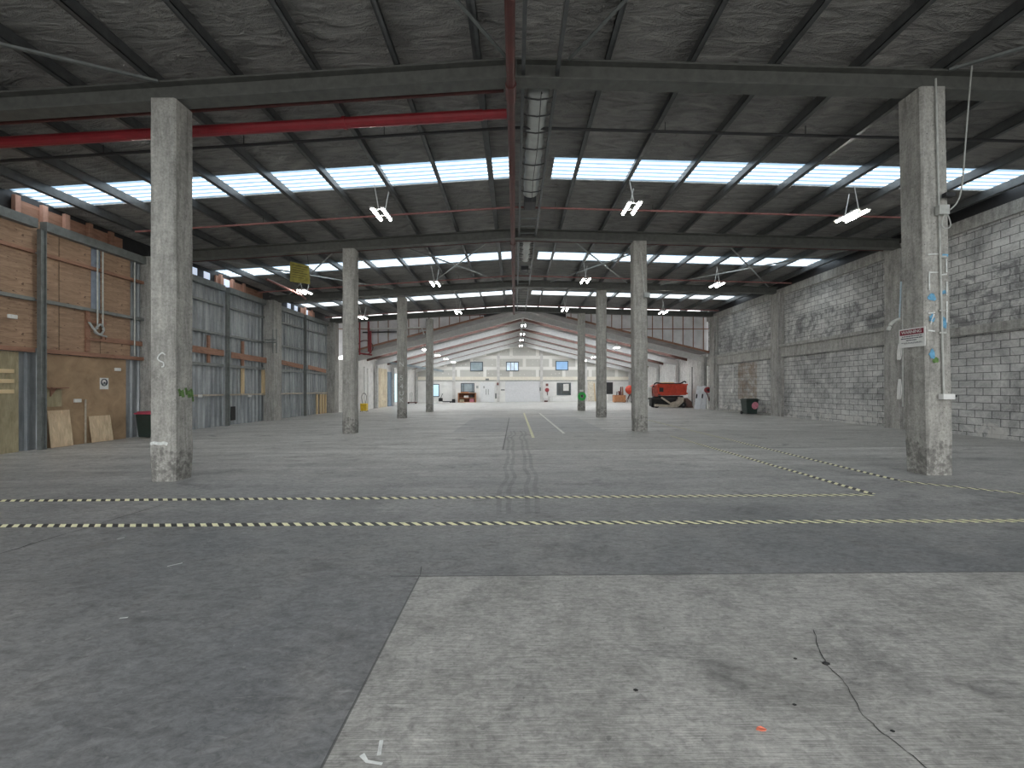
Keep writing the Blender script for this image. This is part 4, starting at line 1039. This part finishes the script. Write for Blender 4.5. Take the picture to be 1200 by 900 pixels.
bwin(551, 566, 424, 435, M_glassg, 'grey upper window on the far wall, left'); bwin(593, 608, 424, 435, simple('bright_window_glass', (.55, .66, .75), .2, 0, .3, 1.2, 0, (.7, .85, 1), .4), 'upper window in the middle of the far wall', (.35, .65))
bwin(651, 666, 423, 434, M_glassb, 'blue upper window on the far wall, right'); bwin(507, 515, 450, 465, simple('pale_blue_glass', (.5, .68, .8), .2, 0, .1, 1, 0, (.6, .85, 1), .5), 'tall pale blue window low on the far wall')
bwin(540, 556, 449, 459.6, M_glassg, 'lower window above the orange shelf', (.2, .85)); bwin(652.5, 669, 448.5, 463, M_glassd, 'dark lower window on the far wall', (.3,))
x0, x1 = bx_(655), bx_(666); mb = MB(); mb.box(bx_(660), bx_(666.5), YB - .07, YB - .062, bz_(458), bz_(450)); o = mb.build('paper_notice', M_white, loc=(bx_(663), YB - .066, bz_(454))); tag(o, 'white paper notice stuck on the dark lower window', 'notice')
# double door
def bdoor(n, px0, px1, py0, py1, m, label, leaves=2):
    x0, x1, z0, z1 = bx_(px0), bx_(px1), max(bz_(py1), fz(0)), bz_(py0)
    mb = MB(); mb.box(x0, x1, YB - .05, YB, z0, z1); o = st(mb.build('door_%d' % n, m), label); return o, x0, x1, z0, z1
dd, x0, x1, z0, z1 = bdoor(2, 562.5, 579.5, 448, 472, simple('door_white', (.80, .82, .83), .5, 0, .04), 'pale double door in the far wall')
for a, b in ((x0 + .03, (x0 + x1) / 2 - .015), ((x0 + x1) / 2 + .015, x1 - .03)):
    mb = MB(); mb.box(a, b, YB - .08, YB - .05, z0 + .02, z1 - .04); lf = mb.build('door_leaf', MATS['door_white'], dd)
    hx = b - .12 if a < (x0 + x1) / 2 - .1 and b < (x0 + x1) / 2 + .01 else a + .12
    mb = MB(); mb.box(hx - .025, hx + .025, YB - .12, YB - .08, z0 + .85, z0 + 1.5); mb.build('door_handle', M_steel, lf)
rd, x0, x1, z0, z1 = bdoor(3, 592, 633, 446.8, 472, simple('roller_white', (.78, .79, .81), .5, 0, .04), 'wide pale roller door in the far wall')
mb = MB(); z = z0 + .1
while z < z1: mb.box(x0 + .05, x1 - .05, YB - .07, YB - .05, z, z + .1); z += .2
mb.build('door_slat', MATS['roller_white'], rd)
dk, x0, x1, z0, z1 = bdoor(4, 709.5, 718, 448, 472, M_dark, 'dark doorway at the right of the far wall')
bd, x0, x1, z0, z1 = bdoor(5, 688.5, 697.5, 446.5, 472, simple('cream_door', (.74, .70, .60), .6), 'cream door near the right of the far wall')
# small wall items
def plate(px0, px1, py0, py1, mat, label, name, cat, y=YB - .1, dp=.04):
    mb = MB(); mb.box(bx_(px0), bx_(px1), y, y + dp, bz_(py1), bz_(py0)); o = mb.build(name, mat, loc=(bx_(px0), y, bz_(py1)), bevel=.008); return tag(o, label, cat)
plate(569, 573, 443.6, 445.6, M_steel, 'small dark sign above the pale double door', 'door_sign', 'sign', YB - .13)
plate(582.3, 584.4, 448.5, 451.5, M_redp, 'small red notice on the far post left of the roller door', 'red_notice', 'sign', YB - .19)
plate(580.3, 582, 461, 467, M_steel, 'grey door closer box beside the double door', 'wall_box', 'box', YB - .1)
plate(587, 591.5, 456.2, 457.6, M_steel, 'small grey shelf plate left of the roller door', 'wall_plate', 'box', YB - .1)
plate(566.5, 568, 452.5, 455, M_steel_l, 'small grey notice on the double door', 'door_notice', 'sign', YB - .13, .02)
plate(558, 560.5, 452, 455, M_steel_l, 'small grey notice left of the double door', 'wall_notice', 'sign', YB - .04, .03)
plate(632.3, 633.8, 454, 458, M_steel, 'dark control box at the right edge of the roller door', 'control_box', 'box', YB - .22)
# orange shelf unit
t = thing('shelf_unit', 'orange timber shelf unit with goods under the lower far window', 'shelf unit', (bx_(548), YB - .5, fz(bx_(548))))
w = 2.0
for s in (-1, 1):
    mb = MB(); mb.box(s * w / 2 - .04, s * w / 2 + .04, -.3, .3, 0, 1.1); mb.build('side_panel', M_crate, t)
for z in (0, .5, 1.06):
    mb = MB(); mb.box(-w / 2, w / 2, -.3, .3, z, z + .05); mb.build('shelf', M_crate, t)
mb = MB(); mb.box(-w / 2, w / 2, .26, .3, 0, 1.1); mb.build('back_panel', simple('dark_orange_board', (.16, .07, .04), .8), t)
for (x, z, ww, hh, m, lb) in ((-.1, .55, .5, .25, M_white, 'white box on the middle shelf of the orange unit'), (.55, .05, .5, .35, M_pinkst, 'pinkish box on the low shelf of the orange unit'), (-.6, .05, .5, .3, M_stain, 'tan box on the low shelf of the orange unit'),
                              (-.3, 1.11, .9, .1, M_crate, 'flat orange box on top of the orange unit'), (.5, .55, .4, .3, M_dark, 'dark box on the middle shelf of the orange unit')):
    mb = MB(); mb.box(x - ww / 2, x + ww / 2, -.2, .2, z, z + hh); o = mb.build('storage_box', m, bevel=.01); o.location = Vector(t.location) + Vector((0, 0, .002)); tag(o, lb, 'box')
# black pallet jack / scooter
g = (bx_(524), YB - 1.2); t = thing('pallet_jack', 'black pallet jack parked by the far wall left of the orange unit', 'pallet jack', (g[0], g[1], fz(g[0])))
for s in (-.2, .2):
    mb = MB(); mb.box(-.6, .7, s - .08, s + .08, .08, .18); mb.build('fork', M_black, t)
mb = MB(); mb.box(-.75, -.35, -.25, .25, .1, .55); mb.build('pump_body', M_black, t, bevel=.04)
mb = MB(); mb.tube([(-.55, 0, .5), (-.35, 0, 1.0)], .03, 8); mb.tube([(-.35, -.2, 1.0), (-.35, .2, 1.0)], .03, 8); mb.build('handle', M_black, t)
for x in (-.6, .6):
    mb = MB(); mb.tube([(x, -.2, .08), (x, .2, .08)], .08, 10); mb.build('wheel', M_black, t)
mb = MB(); mb.prism([(-.2, 0), (.2, 0), (.16, .42), (-.16, .42)], 'y', -.15, .15); o = mb.build('black_bucket', M_black, bevel=.03); x = bx_(530.5); o.location = (x + .25, YB - 1.0, fz(x)); tag(o, 'small black bucket right of the pallet jack', 'bucket')
mb = MB(); mb.box(-.3, .3, -.15, .15, 0, .18); o = mb.build('white_box', M_white, bevel=.01); x = bx_(519); o.location = (x, YB - 2.2, fz(x)); tag(o, 'white box on the floor before the pallet jack', 'box')
# trolley at rear left
g = gp(483, 473.2); t = thing('platform_trolley', 'flat dark red platform trolley at the rear left', 'trolley', (g.x, g.y, fz(g.x)))
mb = MB(); mb.box(-.5, .5, -.35, .35, .12, .2); mb.build('platform', M_redd, t)
for x in (-.4, .4):
    mb = MB(); mb.tube([(x, -.2, .06), (x, .2, .06)], .06, 10); mb.build('wheel', M_black, t)
mb = MB(); mb.tube([(-.25, 0, .2), (-.2, 0, 1.15), (-.1, 0, 1.25), (0, 0, 1.15), (-.05, 0, .2)], .025, 6); mb.build('handle', M_steel, t)
# fire extinguisher station
x = bx_(641); t = thing('hose_reel', 'red hose reel on the far wall right of the roller door', 'hose reel', (x, YB - .12, bz_(457)))
mb = MB(); mb.tube([(0, -.12, 0), (0, .1, 0)], .24, 18); mb.build('reel_drum', simple('reel_red', (.36, .05, .06), .5), t)
mb = MB(); mb.tube([(0, -.1, -.2), (.05, -.1, -.6)], .04, 6); mb.build('nozzle', M_redd, t)
plate(639.5, 642.5, 449.5, 452.5, M_redp, 'small red fire notice above the far hose reel', 'fire_notice', 'sign', YB - .05)
for k, (px, m, ww, hh, lb) in enumerate(((639, M_white, .55, .45, 'white chair-like box below the hose reel'), (645.5, M_white, .4, .62, 'white bin standing right of the hose reel'), (639, M_redd, .4, .16, 'dark red box on the floor below the hose reel'))):
    x = bx_(px); mb = MB(); mb.box(-ww / 2, ww / 2, -.2, .2, 0, hh); o = mb.build('floor_box', m, bevel=.02); o.location = (x, YB - (.35 if k < 2 else 1.0), fz(x)); tag(o, lb, 'box')

# green hose coil on column 4 right
t = thing('hose_coil', 'bright green hose coil hung on the farthest right column', 'hose', at(682, 464.5, 27.9))
for k, r in enumerate((.24, .20, .16)):
    mb = MB(); P = [(r * math.cos(2 * math.pi * j / 24), -.02 * k, r * math.sin(2 * math.pi * j / 24)) for j in range(24)]
    mb.tube(P, .045, 8, True); mb.build('coil', M_green, t)
mb = MB(); mb.box(-.05, .05, 0, .12, -.05, .1); mb.build('hook', M_dark, t)
p = at(681.5, 458, 27.95); mb = MB(); mb.box(-.12, .12, -.06, .06, -.06, .07); o = mb.build('socket_box', M_white, bevel=.01); o.location = p; tag(o, 'white socket box above the green hose coil', 'socket')
# leaning yellow timber by cream door
x = bx_(696.5); mb = MB(); mb.bar((0, 0, 0), (-.08, .45, 2.1), .14, .04, (0, 1, 0)); o = mb.build('leaning_timber', M_pine); o.location = (x, YB - .7, fz(x) + .01); tag(o, 'yellow timber leaning beside the cream door', 'timber')
# white box in front of dark door
x = bx_(714); mb = MB(); mb.box(-.42, .42, -.3, .3, 0, .82); o = mb.build('white_cabinet', M_white, bevel=.02); o.location = (x, YB - .6, fz(x)); tag(o, 'white cabinet before the dark doorway', 'cabinet')
# orange crate with things
d = 44.5; x = (725.5 - VX) * d / F; t = thing('orange_crate', 'orange brown crate of clutter at the right rear', 'crate', (x, d, fz(x)))
mb = MB(); w, h = .62, .78
for b in ((-w, w, -.4, -.36), (-w, w, .36, .4), (-w, -w + .04, -.36, .36), (w - .04, w, -.36, .36)): mb.box(*b, .08, h)
mb.box(-w, w, -.4, .4, .04, .08); mb.build('crate_wall', M_crate, t)
mb = MB()
for s in (-1, 1): mb.box(s * .5 - .06, s * .5 + .06, -.4, .4, 0, .04)
mb.build('skid', M_rusty, t)
rr = random.Random(5)
for k in range(6):
    a = rr.uniform(-.45, .45); mb = MB(); mb.tube([(a, rr.uniform(-.2, .2), .1), (a + rr.uniform(-.15, .15), 0, rr.uniform(1.0, 1.7))], rr.uniform(.04, .09), 8)
    o = mb.build('scrap_bar', (M_redd, M_rusty, M_dark)[k % 3]); o.location = (x, d, fz(x)); tag(o, 'scrap bar sticking out of the orange brown crate', 'scrap', 'scrap bars in the crate')
# red round machine & dark bin
d = 44; x = (738.5 - VX) * d / F
t = thing('cement_mixer', 'orange red drum mixer standing at the right rear beside the crate', 'mixer', (x, d, fz(x)))
mb = MB(); P = [(-.1, 0, 1.25 + .0), (0, 0, 1.3), (.12, 0, 1.35)]; mb.tube([(-.45, 0, 1.2), (-.3, 0, 1.25), (0, 0, 1.35), (.2, 0, 1.42), (.32, 0, 1.45)], [.2, .42, .5, .4, .26], 16); mb.build('drum', M_ora, t, smooth=True)
mb = MB()
for s in (-1, 1): mb.tube([(s * .4, -.3, .03), (0, 0, .95)], .035, 6); mb.tube([(s * .4, .3, .03), (0, 0, .95)], .035, 6)
mb.build('stand', M_redd, t)
x2 = (742 - VX) * 43 / F; wheelie((x2, 42.5, fz(x2)), 0, 'dark bin standing right of the orange red mixer', .6, .6, 1.0, M_bing, None)

# ------------------------------------------------------------------ red trailer machine
d = 31.6; x = (784 - VX) * d / F
t = thing('red_trailer_hopper', 'red hopper machine on a beige chassis parked at the right rear', 'machine', (x, d, fz(x)))
hw = 1.08
zl, zh = .92, 1.76
mb = MB(); mb.prism([(-hw + .0, zh), (hw + .08, zh), (hw + .02, zl + .04), (-hw + .4, zl), (-hw + .12, zl + .12)], 'y', -.55, .75); mb.build('hopper_body', M_ora, t, bevel=.03)
for z in (zh - .02, zl + .16):
    mb = MB(); mb.box(-hw - .02 + (.1 if z < 1.3 else 0), hw + .1, -.62, -.55, z - .05, z + .05); mb.build('hopper_rib', M_ora, t, bevel=.01)
for xx in (-.35, .35, 1.0):
    mb = MB(); mb.box(xx - .035, xx + .035, -.6, -.55, zl + .2, zh - .07); mb.build('hopper_rib', M_ora, t)
mb = MB(); mb.box(-.92, -.62, -.57, -.55, 1.2, 1.52); mb.build('grille', M_dark, t)
mb = MB(); mb.prism([(-hw + .05, 1.72), (-hw - .22, 1.68), (-hw - .26, 1.2), (-hw - .1, .85), (-hw + .15, .85)], 'y', -.4, .5); mb.build('engine_cowl', simple('faded_red_cowl', (.50, .12, .09), .5, 0, .3, 8), t, bevel=.03)
mb = MB(); mb.box(-hw - .62, -hw - .3, -.3, .3, .75, 1.6); mb.build('white_tank', M_white, t, bevel=.06)
mb = MB(); mb.prism([(-1.4, .12), (1.1, .12), (1.0, .9), (-1.0, .9), (-1.4, .6)], 'y', -.18, .35); mb.build('underbody', M_black, t)
mb = MB(); mb.box(-1.45, 1.0, -.3, -.22, .62, .74); mb.box(-1.45, 1.0, .4, .48, .62, .74); mb.build('chassis', M_dark, t)
mb = MB(); mb.bar((-.75, -.5, .78), (.25, -.5, .1), .12, .11); mb.bar((-1.25, -.46, .2), (.3, -.46, .12), .12, .17); mb.build('support_arm', M_beige, t)
mb = MB(); mb.prism([(-.1, .08), (.55, .08), (.95, .45), (1.0, .78), (.6, .82), (.45, .5), (.1, .42)], 'y', -.42, .1); mb.build('bucket_scoop', M_beige, t, bevel=.02)
for xx in (-1.05, .95):
    for yy in (-.28, .5):
        mb = MB(); mb.tube([(xx, yy - .08, .22), (xx, yy + .08, .22)], .22, 20); w_ = mb.build('wheel', M_black, t)
        mb = MB(); mb.tube([(xx, yy - .09, .22), (xx, yy + .09, .22)], .05, 12); mb.build('hub', M_steel, w_)
mb = MB(); mb.tube(smooth_pts([(-1.35, -.4, 1.55), (-1.15, -.4, 1.86), (-.6, -.4, 1.82), (.2, -.4, 1.81), (.7, -.4, 1.84), (1.0, -.4, 1.98), (1.12, -.4, 1.9)], 5), .05, 8); mb.build('hose', M_black, t, smooth=True)
mb = MB(); mb.box(-.55, .3, -.3, .3, 1.765, 1.92); mb.build('cover_board', simple('ochre_cover', (.62, .42, .16), .6), t, bevel=.02)
mb = MB(); mb.box(.3, .95, -.3, .3, 1.765, 1.88); mb.build('cover_sheet', M_whiteb, t, bevel=.03)
mb = MB(); mb.prism([(1.3, .02), (1.75, .02), (1.6, .5), (1.3, .75), (1.15, .72)], 'y', -.2, .3); mb.build('ramp', simple('brown_ramp', (.20, .12, .10), .7), t)
# leaning panels + hose reel right
for (px, lb, dx) in ((816.8, 'white panel leaning on the rear right wall, left of the pair', 0), (823.5, 'white panel leaning on the rear right wall, right of the pair', .12)):
    d = 29.05 + dx * .5; x = (px - VX) * d / F
    t = thing('insulated_board', lb, 'panel', (x, d, fz(x)))
    mb = MB(); mb.box(-.19, .19, -.03, .03, .0, 1.62); o = mb.build('panel_sheet', simple('cool_white_panel', (.78, .80, .84), .4, 0, .08), t, bevel=.01); o.rotation_euler = (0, .12, 0)
    mb = MB(); mb.box(-.195, -.1, -.036, -.03, .75, 1.05); o = mb.build('black_strip', M_black, t); o.rotation_euler = (0, .12, 0)
d = 29.0; p = at(829, 457, d)
t = thing('hose_reel', 'dark red hose reel mounted near the rear right pilaster', 'hose reel', p)
mb = MB(); mb.tube([(0, -.1, 0), (0, .1, 0)], .20, 18); mb.build('reel_drum', MATS['reel_red'], t)
mb = MB(); mb.tube([(0, -.14, 0), (0, .14, 0)], .09, 12); mb.build('reel_hub', M_dark, t)
mb = MB(); mb.tube(smooth_pts([(-.1, -.1, -.2), (.02, -.1, -.5), (.08, -.1, -.75), (.14, -.1, -.4)], 5), .035, 6); mb.build('hose_tail', M_redd, t)
mb = MB(); mb.box(.1, XR2 - p.x - .01, -.02, .02, -.04, .04); mb.build('mounting_arm', M_redd, t)

# ------------------------------------------------------------------ world, camera, render look
w = bpy.data.worlds.new('overcast'); scn.world = w; w.use_nodes = True; nt = w.node_tree
bg = nt.nodes['Background']; tc = N(nt, 'ShaderNodeTexCoord'); s = N(nt, 'ShaderNodeSeparateXYZ'); L(nt, tc.outputs['Generated'], s.inputs[0])
cr = ramp(nt, s.outputs[2], [(0.0, (.30, .30, .29)), (.03, (.66, .67, .67)), (1.0, (.97, .98, .98))])
L(nt, cr, bg.inputs['Color']); bg.inputs['Strength'].default_value = 3.4
cam = bpy.data.cameras.new('camera'); co = bpy.data.objects.new('camera', cam); COL.objects.link(co)
co.location = (0, 0, HC); co.rotation_euler = (math.pi / 2, 0, 0)
cam.sensor_width = 36; cam.lens = 36 * F / 1200; cam.shift_x = (600 - VX) / 1200; cam.shift_y = (VY - 450) / 1200
cam.clip_start = .05; cam.clip_end = 300
scn.camera = co
scn.view_settings.view_transform = 'Standard'; scn.view_settings.look = 'None'; scn.view_settings.gamma = 1
scn.view_settings.use_curve_mapping = False
scn.view_settings.exposure = 0.45
scn.cycles.use_denoising = True
scn.cycles.max_bounces = 8; scn.cycles.transparent_max_bounces = 12; scn.cycles.diffuse_bounces = 5
